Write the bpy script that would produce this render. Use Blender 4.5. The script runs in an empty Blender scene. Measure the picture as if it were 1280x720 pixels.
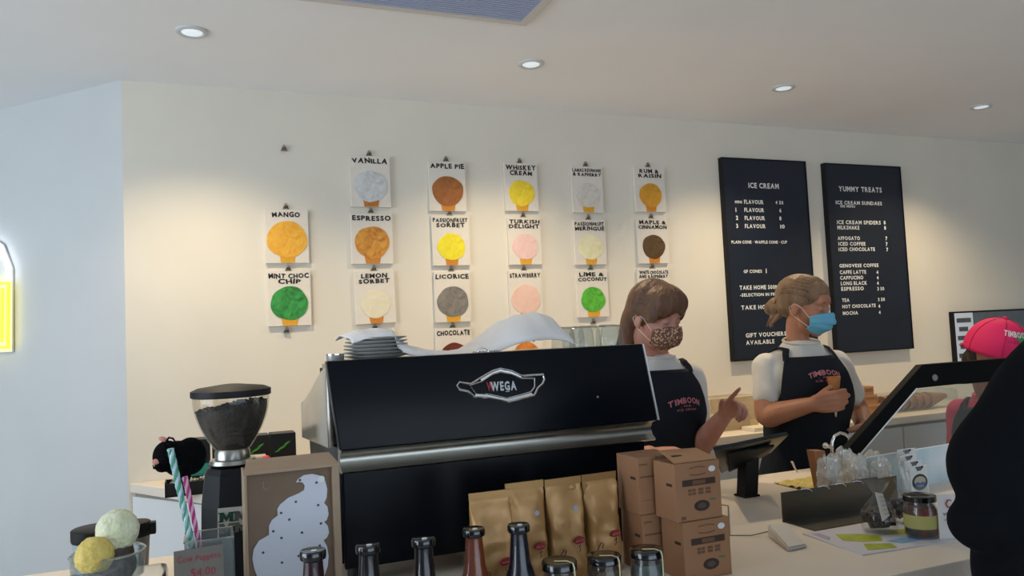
import bpy, bmesh, math, random
from math import sin, cos, pi, radians, sqrt
from mathutils import Vector, Matrix, noise
random.seed(7)
C = bpy.context.scene.collection
V = Vector
# ------------------------------------------------------------------ camera
CAMZ = 1.43
FPX = 983.26
PIT, ROL, YAW = 0.0577, 0.04584, 0.38754
Fv = V((sin(YAW)*cos(PIT), cos(YAW)*cos(PIT), sin(PIT)))
_r = V((cos(YAW), -sin(YAW), 0)); _u = _r.cross(Fv)
Rv = _r*cos(ROL) - _u*sin(ROL); Uv = _r*sin(ROL) + _u*cos(ROL)
cam_d = bpy.data.cameras.new('camera'); cam = bpy.data.objects.new('camera', cam_d); C.objects.link(cam)
cam_d.sensor_width = 36; cam_d.lens = FPX/1280*36; cam_d.clip_start = 0.02
M = Matrix.Identity(4)
for i in range(3):
    M[i][0] = Rv[i]; M[i][1] = Uv[i]; M[i][2] = -Fv[i]
M.translation = V((0, 0, CAMZ)); cam.matrix_world = M
bpy.context.scene.camera = cam
# ------------------------------------------------------------------ world, lights, exposure
w = bpy.data.worlds.new('daylight'); bpy.context.scene.world = w; w.use_nodes = True
bg = w.node_tree.nodes['Background']; bg.inputs[0].default_value = (0.72, 0.84, 1.0, 1); bg.inputs[1].default_value = 1.6
sc = bpy.context.scene
sc.view_settings.view_transform = 'Standard'; sc.view_settings.look = 'None'
sc.view_settings.exposure = 0.0; sc.view_settings.gamma = 1.0; sc.view_settings.use_curve_mapping = False
def area(name, loc, target, sx, sy, power, col):
    l = bpy.data.lights.new(name, 'AREA'); l.shape = 'RECTANGLE'; l.size = sx; l.size_y = sy; l.energy = power; l.color = col
    o = bpy.data.objects.new(name, l); C.objects.link(o); o.location = loc
    o.rotation_euler = (V(target)-V(loc)).to_track_quat('-Z', 'Y').to_euler(); return o
area('window_daylight', (-3.9, 1.2, 1.45), (0.5, 2.2, 2.1), 3.4, 2.0, 128, (0.82, 0.90, 1.0))
area('shopfront_daylight', (1.6, -2.9, 1.2), (1.6, 1.2, 2.4), 4.6, 1.8, 52, (0.78, 0.88, 1.0))
SPOT_W = 48; SPOT_COL = (1.0, 0.79, 0.50)
# ------------------------------------------------------------------ helpers
def ray(px, py): return Fv + Rv*((px-640)/FPX) - Uv*((py-360)/FPX)
CAM = V((0, 0, CAMZ))
def at(px, py, Y): d = ray(px, py); return CAM + d*(Y/d.y)
def atz(px, py, z): d = ray(px, py); return CAM + d*((z-CAMZ)/d.z)
def atd(px, py, d): return CAM + ray(px, py)*d
CZ = 0.93; WY = 3.355; CEIL = 2.486
def lin(c):
    return tuple((x/12.92 if x <= .04045 else ((x+.055)/1.055)**2.4) for x in c)
def hexc(h): return lin(tuple(int(h[i:i+2], 16)/255 for i in (0, 2, 4)))
MATS = {}
def mat(name, col, rough=.5, metal=0, spec=.5, noise_amt=0, nscale=20, bump=0, bscale=60, trans=0, ior=1.45, emit=None, estr=0, alpha=1, col2=None, sheen=0, sss=0, stretch=None, coat=0, dist=0):
    if name in MATS: return MATS[name]
    m = bpy.data.materials.new(name); m.use_nodes = True; nt = m.node_tree; b = nt.nodes['Principled BSDF']
    c = hexc(col) if isinstance(col, str) else col
    b.inputs['Base Color'].default_value = (*c, 1); b.inputs['Roughness'].default_value = rough; b.inputs['Metallic'].default_value = metal
    b.inputs['Specular IOR Level'].default_value = spec; b.inputs['IOR'].default_value = ior
    b.inputs['Transmission Weight'].default_value = trans; b.inputs['Alpha'].default_value = alpha
    b.inputs['Coat Weight'].default_value = coat
    if sheen: b.inputs['Sheen Weight'].default_value = sheen
    if sss: b.inputs['Subsurface Weight'].default_value = sss; b.inputs['Subsurface Radius'].default_value = (.012, .005, .003); b.inputs['Subsurface Scale'].default_value = 1
    if emit: b.inputs['Emission Color'].default_value = (*hexc(emit), 1); b.inputs['Emission Strength'].default_value = estr
    tc = nt.nodes.new('ShaderNodeTexCoord'); mp = nt.nodes.new('ShaderNodeMapping'); nt.links.new(tc.outputs['Object'], mp.inputs[0])
    if stretch: mp.inputs['Scale'].default_value = stretch
    if noise_amt or col2:
        n = nt.nodes.new('ShaderNodeTexNoise'); n.inputs['Scale'].default_value = nscale; n.inputs['Detail'].default_value = 5; n.inputs['Distortion'].default_value = dist
        nt.links.new(mp.outputs[0], n.inputs['Vector'])
        r = nt.nodes.new('ShaderNodeValToRGB'); nt.links.new(n.outputs[0], r.inputs[0])
        r.color_ramp.elements[0].position = .35; r.color_ramp.elements[1].position = .65
        c2 = hexc(col2) if isinstance(col2, str) else (col2 or tuple(min(1, x*(1+noise_amt)) for x in c))
        c1 = c if col2 else tuple(x*(1-noise_amt) for x in c)
        r.color_ramp.elements[0].color = (*c1, 1); r.color_ramp.elements[1].color = (*c2, 1)
        nt.links.new(r.outputs[0], b.inputs['Base Color'])
    if bump:
        n2 = nt.nodes.new('ShaderNodeTexNoise'); n2.inputs['Scale'].default_value = bscale; n2.inputs['Detail'].default_value = 4
        nt.links.new(mp.outputs[0], n2.inputs['Vector'])
        bp = nt.nodes.new('ShaderNodeBump'); bp.inputs['Strength'].default_value = bump; bp.inputs['Distance'].default_value = .01
        nt.links.new(n2.outputs[0], bp.inputs['Height']); nt.links.new(bp.outputs[0], b.inputs['Normal'])
    MATS[name] = m; return m
def glass(name, col='f4f8f8', a=.16, rough=.02, k=.4):
    if name in MATS: return MATS[name]
    # thin clear sheet: see-through with a fresnel reflection
    m = bpy.data.materials.new(name); m.use_nodes = True; nt = m.node_tree; nt.nodes.clear()
    o = nt.nodes.new('ShaderNodeOutputMaterial'); t = nt.nodes.new('ShaderNodeBsdfTransparent'); g = nt.nodes.new('ShaderNodeBsdfGlossy')
    t.inputs[0].default_value = (*hexc(col), 1); g.inputs['Roughness'].default_value = rough
    lw_ = nt.nodes.new('ShaderNodeLayerWeight'); lw_.inputs[0].default_value = .5
    pw = nt.nodes.new('ShaderNodeMath'); pw.operation = 'POWER'; pw.inputs[1].default_value = 3.5; nt.links.new(lw_.outputs['Facing'], pw.inputs[0])
    mt = nt.nodes.new('ShaderNodeMath'); mt.operation = 'MULTIPLY_ADD'; mt.inputs[1].default_value = k; mt.inputs[2].default_value = .03+a*.06; nt.links.new(pw.outputs[0], mt.inputs[0])
    x = nt.nodes.new('ShaderNodeMixShader'); nt.links.new(mt.outputs[0], x.inputs[0]); nt.links.new(t.outputs[0], x.inputs[1]); nt.links.new(g.outputs[0], x.inputs[2])
    d = nt.nodes.new('ShaderNodeBsdfDiffuse'); d.inputs[0].default_value = (*hexc(col), 1)
    y = nt.nodes.new('ShaderNodeMixShader'); y.inputs[0].default_value = a*.25; nt.links.new(x.outputs[0], y.inputs[1]); nt.links.new(d.outputs[0], y.inputs[2])
    nt.links.new(y.outputs[0], o.inputs[0]); MATS[name] = m; return m
# ---- mesh building
class MB:
    def __init__(s): s.bm = bmesh.new()
    def faces(s, vs, fs):
        b = [s.bm.verts.new(v) for v in vs]
        for f in fs:
            try: s.bm.faces.new([b[i] for i in f])
            except ValueError: pass
        return s
    def box(s, a, b, bevel=0):
        x0, y0, z0 = [min(a[i], b[i]) for i in range(3)]; x1, y1, z1 = [max(a[i], b[i]) for i in range(3)]
        t = bmesh.new()
        v = [t.verts.new(p) for p in ((x0,y0,z0),(x1,y0,z0),(x1,y1,z0),(x0,y1,z0),(x0,y0,z1),(x1,y0,z1),(x1,y1,z1),(x0,y1,z1))]
        for f in ((3,2,1,0),(4,5,6,7),(0,1,5,4),(1,2,6,5),(2,3,7,6),(3,0,4,7)): t.faces.new([v[i] for i in f])
        if bevel: bmesh.ops.bevel(t, geom=t.edges[:], offset=bevel, segments=2, affect='EDGES', profile=.6)
        s.merge(t); return s
    def merge(s, t, mtx=None):
        if mtx is not None: t.transform(mtx)
        me = bpy.data.meshes.new('tmp'); t.to_mesh(me); t.free(); s.bm.from_mesh(me); bpy.data.meshes.remove(me); return s
    def prism(s, pts, d, bevel=0):
        """pts: 3D polygon, extruded by vector d"""
        t = bmesh.new(); n = len(pts); d = V(d)
        a = [t.verts.new(p) for p in pts]; b = [t.verts.new(V(p)+d) for p in pts]
        t.faces.new(a); t.faces.new(b[::-1])
        for i in range(n): t.faces.new((a[i], b[i], b[(i+1) % n], a[(i+1) % n]))
        bmesh.ops.recalc_face_normals(t, faces=t.faces[:])
        if bevel: bmesh.ops.bevel(t, geom=t.edges[:], offset=bevel, segments=2, affect='EDGES', profile=.6)
        s.merge(t); return s
    def lathe(s, prof, c=(0,0,0), n=28, capb=True, capt=True, fn=None):
        rings = []
        for r, z in prof:
            ring = []
            for k in range(n):
                a = 2*pi*k/n; rr = r*(fn(a, z) if fn else 1)
                ring.append(s.bm.verts.new((c[0]+rr*cos(a), c[1]+rr*sin(a), c[2]+z)))
            rings.append(ring)
        for a, b in zip(rings, rings[1:]):
            for k in range(n): s.bm.faces.new((a[k], a[(k+1) % n], b[(k+1) % n], b[k]))
        if capb: s.bm.faces.new(rings[0][::-1])
        if capt: s.bm.faces.new(rings[-1])
        return s
    def tube(s, pts, rad, n=10, caps=True, closed=False, flat=1.0):
        pts = [V(p) for p in pts]; N = len(pts)
        rs = rad if isinstance(rad, (list, tuple)) else [rad]*N
        t0 = (pts[1]-pts[0]).normalized(); up = V((0,0,1)) if abs(t0.z) < .9 else V((1,0,0))
        x = t0.cross(up).normalized(); rings = []
        for i, p in enumerate(pts):
            if closed: t = (pts[(i+1) % N]-pts[i-1]).normalized()
            else: t = (pts[min(i+1, N-1)]-pts[max(i-1, 0)]).normalized()
            x = (x - t*x.dot(t)).normalized(); y = t.cross(x)
            rings.append([s.bm.verts.new(p + x*cos(2*pi*k/n)*rs[i] + y*sin(2*pi*k/n)*rs[i]*flat) for k in range(n)])
        pr = list(zip(rings, rings[1:])) + ([(rings[-1], rings[0])] if closed else [])
        for a, b in pr:
            for k in range(n): s.bm.faces.new((a[k], a[(k+1) % n], b[(k+1) % n], b[k]))
        if caps and not closed: s.bm.faces.new(rings[0][::-1]); s.bm.faces.new(rings[-1])
        return s
    def ball(s, c, r, rot=None, sub=3):
        t = bmesh.new(); bmesh.ops.create_icosphere(t, subdivisions=sub, radius=1)
        r = (r, r, r) if isinstance(r, (int, float)) else r
        m = Matrix.Diagonal((*r, 1))
        if rot is not None: m = rot.to_4x4() @ m
        m = Matrix.Translation(c) @ m
        return s.merge(t, m)
    def grid(s, fn, nu, nv):
        g = [[s.bm.verts.new(fn(i/nu, j/nv)) for i in range(nu+1)] for j in range(nv+1)]
        for j in range(nv):
            for i in range(nu): s.bm.faces.new((g[j][i], g[j][i+1], g[j+1][i+1], g[j+1][i]))
        return s
    def xf(s, m): s.bm.transform(m); return s
def wloc(o):
    v = V((0,0,0))
    while o is not None: v = v + o.location; o = o.parent
    return v
def obj(name, mb, m, parent=None, loc=None, world=True, smooth=False, label=None, mods=()):
    """ONE mesh object.  world=True: vertices are given in world space"""
    bm = mb.bm; bmesh.ops.recalc_face_normals(bm, faces=bm.faces[:])
    base = wloc(parent) if parent is not None else (V(loc) if loc is not None else V((0,0,0)))
    if world: bm.transform(Matrix.Translation(-base))
    me = bpy.data.meshes.new(name); bm.to_mesh(me); bm.free(); me.materials.append(m)
    if smooth:
        for p in me.polygons: p.use_smooth = True
        try: me.set_sharp_from_angle(angle=radians(smooth if smooth is not True else 50))
        except Exception: pass
    o = bpy.data.objects.new(name, me); C.objects.link(o)
    if parent is not None: o.parent = parent
    elif loc is not None: o.location = loc
    if label: o['label'] = label
    for t, kw in mods:
        md = o.modifiers.new(t.lower(), t)
        for k, v in kw.items(): setattr(md, k, v)
    return o
def tag(o, label, cat, group=None):
    o['label'] = label; o['category'] = cat
    if group: o['group'] = group
    return o
def thing(name, label, cat, loc=(0,0,0), group=None, rotz=0):
    o = bpy.data.objects.new(name, None); C.objects.link(o); o.location = loc; o.rotation_euler = (0, 0, rotz); o.empty_display_size = .05
    return tag(o, label, cat, group)
def dup(root, loc=None, label=None, rotz=None):
    def cp(o, par):
        c = o.copy(); C.objects.link(c); c.parent = par
        for ch in list(o.children): cp(ch, c)
        return c
    r = cp(root, None)
    if loc is not None: r.location = loc
    if rotz is not None: r.rotation_euler = (0, 0, rotz)
    if label: r['label'] = label
    return r
def struct(name, mb, m, **k):
    o = obj(name, mb, m, **k); o['kind'] = 'structure'; return o
def bake(o):
    bpy.context.view_layer.update(); dg = bpy.context.evaluated_depsgraph_get()
    me = bpy.data.meshes.new_from_object(o.evaluated_get(dg), depsgraph=dg)
    o.modifiers.clear(); old = o.data; o.data = me; bpy.data.meshes.remove(old)
    for p in me.polygons: p.use_smooth = True
    return o
def organic(name, mb, m, parent=None, vox=.006, smooth=6, fac=.5, **k):
    o = obj(name, mb, m, parent, **k)
    r = o.modifiers.new('r', 'REMESH'); r.mode = 'VOXEL'; r.voxel_size = vox; r.use_smooth_shade = True
    if smooth: s = o.modifiers.new('s', 'SMOOTH'); s.iterations = smooth; s.factor = fac
    bake(o)
    if not o.data.materials: o.data.materials.append(m)
    return o
# ---- lettering
GL = {}
def glyph(ch, bold=.012):
    key = (ch, bold)
    if key not in GL:
        cu = bpy.data.curves.new('g', 'FONT'); cu.body = ch; cu.size = 1.0; cu.offset = bold; cu.resolution_u = 2
        o = bpy.data.objects.new('g', cu); me = bpy.data.meshes.new_from_object(o)
        vs = [v.co.copy() for v in me.vertices]; fs = [tuple(p.vertices) for p in me.polygons]
        bpy.data.objects.remove(o); bpy.data.meshes.remove(me); bpy.data.curves.remove(cu)
        GL[key] = (vs, fs)
    return GL[key]
def text(mb, s, fn, h, width=None, bold=.012, jit=0, align='c', gap=.1, rnd=random):
    """fn(x, y) -> 3D point.  h: cap height, width: fit the line to this width"""
    xs = 0; out = []
    for ch in s:
        if ch == ' ': xs += .34; continue
        vs, fs = glyph(ch, bold)
        if not vs: continue
        x0 = min(v.x for v in vs); x1 = max(v.x for v in vs); cx = (x0+x1)/2
        a = rnd.uniform(-jit, jit)*.25; sy = 1+rnd.uniform(-jit, jit)*.2; dy = rnd.uniform(-jit, jit)*.08
        ps = []
        for v in vs:
            x, y = v.x-cx, v.y*sy-.33
            ps.append((xs + (x1-x0)/2 + x*cos(a)-y*sin(a), x*sin(a)+y*cos(a)+.33+dy))
        out.append((ps, fs)); xs += (x1-x0)+gap
    xs -= gap; k = h/.70
    kx = (width/xs) if width else k
    off = -xs*kx/2 if align == 'c' else 0
    for ps, fs in out: mb.faces([fn(off+p[0]*kx, p[1]*k) for p in ps], fs)
    return xs*kx
def plane_fn(o, r, u): o, r, u = V(o), V(r), V(u); return lambda x, y: o + r*x + u*y
# ------------------------------------------------------------------ materials
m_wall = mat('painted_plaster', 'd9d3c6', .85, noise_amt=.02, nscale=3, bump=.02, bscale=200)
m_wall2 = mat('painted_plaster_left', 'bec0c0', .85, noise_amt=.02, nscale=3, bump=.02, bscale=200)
m_ceil = mat('ceiling_paint', 'e9ebee', .9, noise_amt=.015, nscale=2)
m_floor = mat('floor_concrete', 'a8a6a2', .5, noise_amt=.1, nscale=4)
m_top = mat('counter_laminate', 'e0d3c2', .42, noise_amt=.02, nscale=8)
m_front = mat('counter_front_grey', 'a9a9a9', .6, noise_amt=.03)
m_whitelam = mat('white_laminate', 'd8d8d6', .5)
m_black = mat('black_plastic', '101215', .55, spec=.3, bump=.02, bscale=300)
m_gloss = mat('black_gloss_panel', '070b12', .28, spec=.16)
m_chrome = mat('polished_chrome', 'd8d8d8', .12, 1)
m_steel = mat('brushed_steel', '9a9890', .28, 1, bump=.05, bscale=40, stretch=(1, 30, 30))
m_glass = glass('clear_glass')
m_glass2 = glass('pale_glass', 'eef2f2', .16)
m_plastic = glass('clear_plastic_film', 'f2f4f4', .45, .12)
# ------------------------------------------------------------------ room shell
struct('floor', MB().box((-4.1, -3.1, -.1), (6.6, 6.2, 0)), m_floor)
# ceiling with holes for the four downlights is one slab; the fittings sit just under it
struct('ceiling', MB().box((-4.1, -3.1, CEIL), (6.6, 6.2, CEIL+.1)), m_ceil)
CX, CY = -.237, WY
struct('wall_back', MB().box((CX, WY, 0), (6.5, WY+.12, CEIL)), m_wall)
ld = V((-.69, .72, 0)).normalized(); ln = V((ld.y, -ld.x, 0))
c0 = V((CX, CY, 0)); c1 = c0 + ld*3.6
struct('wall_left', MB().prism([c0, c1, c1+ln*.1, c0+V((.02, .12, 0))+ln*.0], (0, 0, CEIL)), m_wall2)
struct('wall_right', MB().box((6.5, -3.0, 0), (6.6, WY+.12, CEIL)), m_wall)
# window wall at the far left: sill, head and mullions with open daylight behind the glass
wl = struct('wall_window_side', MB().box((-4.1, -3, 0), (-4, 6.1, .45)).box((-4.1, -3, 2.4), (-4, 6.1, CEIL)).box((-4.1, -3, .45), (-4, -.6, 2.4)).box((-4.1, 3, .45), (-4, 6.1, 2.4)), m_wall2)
wn = struct('window_1', MB().box((-4.08, -.6, .45), (-4.02, -.52, 2.4)).box((-4.08, 2.92, .45), (-4.02, 3, 2.4)).box((-4.08, 1.16, .45), (-4.02, 1.24, 2.4)).box((-4.08, -.6, .45), (-4.02, 3, .53)).box((-4.08, -.6, 2.32), (-4.02, 3, 2.4)), m_black)
obj('pane', MB().box((-4.055, -.52, .53), (-4.045, 1.16, 2.32)), m_glass, wn); obj('pane', MB().box((-4.055, 1.24, .53), (-4.045, 2.92, 2.32)), m_glass, wn)
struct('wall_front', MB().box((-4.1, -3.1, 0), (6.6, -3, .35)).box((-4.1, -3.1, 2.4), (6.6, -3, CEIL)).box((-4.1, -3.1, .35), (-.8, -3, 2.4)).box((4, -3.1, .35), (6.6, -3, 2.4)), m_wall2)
wn = struct('window_2', MB().box((-.8, -3.08, .35), (-.7, -3.02, 2.4)).box((3.9, -3.08, .35), (4, -3.02, 2.4)).box((1.55, -3.08, .35), (1.65, -3.02, 2.4)).box((-.8, -3.08, .35), (4, -3.02, .43)).box((-.8, -3.08, 2.32), (4, -3.02, 2.4)), m_black)
obj('pane', MB().box((-.7, -3.055, .43), (1.55, -3.045, 2.32)), m_glass, wn); obj('pane', MB().box((1.65, -3.055, .43), (3.9, -3.045, 2.32)), m_glass, wn)
struct('wall_far', MB().box((-4.1, 6.1, 0), (-2.6, 6.2, CEIL)), m_wall2)
# ------------------------------------------------------------------ ceiling fittings
m_lens = mat('downlight_lens', 'cfe0ea', .3, emit='e6eef4', estr=.55)
m_rim = mat('downlight_rim', 'c4c8cc', .35)
dl_names = ['recessed downlight nearest the grilled vent on its left, above the bare wall corner', 'recessed downlight beside the corner of the ceiling vent', 'recessed downlight in the ceiling above the ICE CREAM menu board', 'recessed downlight at the far right end of the ceiling row']
dl0 = None
for i, x in enumerate((.019, 1.255, 2.503, 3.783)):
    loc = (x, 2.77, CEIL)
    if dl0 is None:
        dl0 = thing('downlight', 'recessed downlight at the left end of the ceiling row', 'light', loc, 'recessed ceiling downlights')
        obj('trim_ring', MB().lathe([(.052, 0), (.052, -.004), (.046, -.008), (.036, -.006), (.034, 0)], n=32, capt=False, capb=False), m_rim, dl0, world=False, smooth=True)
        obj('lens', MB().lathe([(.034, -.001), (.033, -.005), (.02, -.007)], n=28), m_lens, dl0, world=False, smooth=True)
        o = dl0
    else: o = dup(dl0, loc, dl_names[i])
    l = bpy.data.lights.new('downlight_lamp', 'SPOT'); l.energy = SPOT_W*(1, 1, 1, 1.05)[i]; l.color = SPOT_COL; l.spot_size = radians(124); l.spot_blend = .9; l.shadow_soft_size = .03
    lo = bpy.data.objects.new('downlight_lamp', l); C.objects.link(lo); lo.location = (x, 2.77, CEIL-.03)
    lo.rotation_euler = (radians(2), 0, 0)
vent = thing('ceiling_vent', 'square grey-blue slatted air vent in a pale frame on the ceiling', 'vent', (.75, 2.07, CEIL))
vx0, vx1, vy0, vy1 = .30, 1.045, 1.63, 2.371
mf = mat('vent_frame', 'c8c6c4', .5); ms = mat('vent_slat', 'a2b0d0', .5)
obj('frame', MB().box((vx0-.03, vy1, CEIL-.012), (vx1+.03, vy1+.03, CEIL)).box((vx0-.03, vy0-.03, CEIL-.012), (vx1+.03, vy0, CEIL)).box((vx0-.03, vy0, CEIL-.012), (vx0, vy1, CEIL)).box((vx1, vy0, CEIL-.012), (vx1+.03, vy1, CEIL)), mf, vent)
obj('backing', MB().box((vx0, vy0, CEIL-.003), (vx1, vy1, CEIL)), mat('vent_dark', '6f7890', .7), vent)
sl = None
n = 50
for i in range(n):
    y = vy1 - (i+.5)*(vy1-vy0)/n
    if sl is None: sl = obj('slat', MB().box((vx0, y-.0045, CEIL-.011), (vx1, y+.0045, CEIL-.003)), ms, vent); y_0 = y
    else: s2 = sl.copy(); C.objects.link(s2); s2.location.y += y-y_0
# ------------------------------------------------------------------ counters
bc = thing('back_counter', 'white back counter running along the rear wall behind the staff', 'counter', (2.5, 3.1, 0))
BF = 2.92
poly = [(CX+.006, WY-.002), (.035, BF), (5.2, BF), (5.2, WY-.002)]
obj('countertop', MB().prism([(x, y, CZ-.035) for x, y in poly], (0, 0, .035), .003), m_top, bc)
obj('shadow_strip', MB().prism([(CX+.024, WY-.004, CZ-.05), (.06, BF+.03, CZ-.05), (5.2, BF+.03, CZ-.05), (5.2, BF+.05, CZ-.05), (.08, BF+.05, CZ-.05), (CX+.04, WY-.004, CZ-.05)], (0, 0, .014)), mat('shadow_gap', '8b8680', .7), bc)  # recessed strip, its darker grey paints in the shadow line below the top
obj('cabinet', MB().prism([(x, y, .1) for x, y in [(CX+.014, WY-.005), (.055, BF+.04), (5.2, BF+.04), (5.2, WY-.005)]], (0, 0, CZ-.15)), m_whitelam, bc)
obj('kickboard', MB().box((.12, BF+.09, 0), (5.2, BF+.12, .1)), m_black, bc)
x = .1
for i in range(8):
    x = .12+i*.63
    obj('door', MB().box((x, BF+.018, .11), (x+.62, BF+.039, CZ-.052), .002), m_whitelam, bc)
fc = thing('front_counter', 'long pale timber-look counter that carries the coffee machine and till', 'counter', (.5, 1.6, 0))
obj('countertop', MB().box((-2.6, 1.17, CZ-.04), (3.3, 2.125, CZ), .003), m_top, fc)
obj('counter_body', MB().box((-2.58, 1.19, 0), (3.28, 2.0, CZ-.04)), m_front, fc)
for i in range(9):
    x = -2.55+i*.65
    obj('front_panel', MB().box((x, 1.178, .1), (x+.64, 1.19, CZ-.045), .001), m_front, fc)
# ------------------------------------------------------------------ flavour cards
m_card = mat('white_canvas_card', 'dad3c8', .8, noise_amt=.02, nscale=30, bump=.05, bscale=400)
m_ink = mat('black_paint', '14110e', .6)
m_clip = mat('aged_steel_clip', '8c8272', .4, .6)
def paint(name, c1, c2, sc=14): return mat('paint_'+name, c1, .55, col2=c2, nscale=sc, bump=.25, bscale=40, dist=2.2)
cone_o = paint('cone_orange', 'cc8424', 'bc741e'); cone_y = paint('cone_yellow', 'dca32a', 'cf9420'); cone_b = paint('cone_brown', 'bd7828', 'a86620')
FL = [  # lines, left, top, right, bottom (measured on the wall), paint, cone paint, colour words, tilt
 (['MANGO'], 330,262,386,329, ('dd9c20','e8b040'), cone_y, 'a mango-orange scoop', 0),
 (['MINT CHOC','CHIP'], 333,339,389,407, ('1f6a2a','3a9a48'), cone_y, 'a deep green scoop', 0),
 (['VANILLA'], 436,195,488,260, ('b9bab8','d2d2d0'), cone_b, 'a grey-white scoop', 0),
 (['ESPRESSO'], 437,267,491,330, ('b06a1c','d69a3c'), cone_o, 'a swirled brown-orange scoop', 0),
 (['LEMON','SORBET'], 442,338,494,405, ('e2d8bc','dcd4ba'), cone_o, 'a cream-white scoop', 1.2),
 (['HONEYCOMB'], 445,411,494,477, ('d8b060','c89a48'), cone_o, 'its lower half hidden behind the plates and cloth', 0),
 (['APPLE PIE'], 534,202,582,265, ('8e5220','a5652c'), cone_o, 'a brown scoop', 0),
 (['PASSIONFRUIT','SORBET'], 538,270,587,332, ('dccb1c','e8da2a'), cone_o, 'a bright lemon-yellow scoop', 0),
 (['LICORICE'], 541,339,588,403, ('6c6862','86817a'), cone_y, 'a grey scoop', 0),
 (['CHOCOLATE'], 543,410,590,473, ('6e2c1a','5c2414'), cone_y, 'the top of a dark red-brown scoop showing', 0),
 (['WHISKEY','CREAM'], 629,204,671,265, ('e0c21c','ecd53a'), cone_y, 'a yellow scoop with round highlights', 0),
 (['TURKISH','DELIGHT'], 633,272,676,331, ('dfb9b4','e6c4be'), cone_y, 'a pink scoop', 0),
 (['STRAWBERRY'], 634,339,677,398, ('e6c2b2','e2baa9'), cone_y, 'a faint salmon-pink scoop', 0),
 (['ORANGE','& CHOC'], 635,406,678,465, ('d88a3a','b86a24'), cone_y, 'mostly hidden behind the white cloth', 0),
 (['LAMAS REUNIONS','& RAFFERRY'], 712,208,753,267, ('c8c0b4','d8d2c8'), cone_y, 'a speckled white scoop', 0),
 (['PASSIONFRUIT','MERINGUE'], 715,275,757,331, ('e6e0c2','dcd6a8'), cone_y, 'a pale cream-white scoop above a yellow cone', 0),
 (['LIME &','COCONUT'], 718,337,760,397, ('3f9a26','62ba3a'), cone_y, 'a bright lime-green scoop', 0),
 (['RUM &','RAISIN'], 790,208,831,267, ('c88a1e','d69a2c'), cone_o, 'an amber scoop', 0),
 (['MAPLE &','CINNAMON'], 794,273,835,330, ('4c3416','5e4420'), cone_o, 'a dark brown scoop', 0),
 (['WHITE CHOCOLATE','AND RASPBERRY'], 795,335,837,393, ('e4cfc4','d8a8a0'), cone_y, "partly behind the first woman's hair", 0),
]
rr = random.Random(3)
def add_clip(X, Z, label, i):
    t = MB()
    t.prism([(X-.011, WY-.001, Z-.008), (X+.011, WY-.001, Z-.008), (X+.008, WY-.012, Z-.0), (X-.008, WY-.012, Z-.0)], (0, -.0035, .004))
    t.box((X-.013, WY-.014, Z-.011), (X+.013, WY-.001, Z-.007), .0008)
    pts = [V((X+.006*cos(a), WY-.009, Z+.007+.007*sin(a))) for a in [radians(q) for q in range(0, 360, 30)]]
    t.tube(pts, .0014, 6, closed=True)
    t.ball((X, WY-.006, Z+.008), (.003, .006, .003), sub=2)
    tag(obj('bulldog_clip', t, m_clip, loc=(X, WY, Z), smooth=True), label, 'clip', 'steel clips nailed to the wall')
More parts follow.
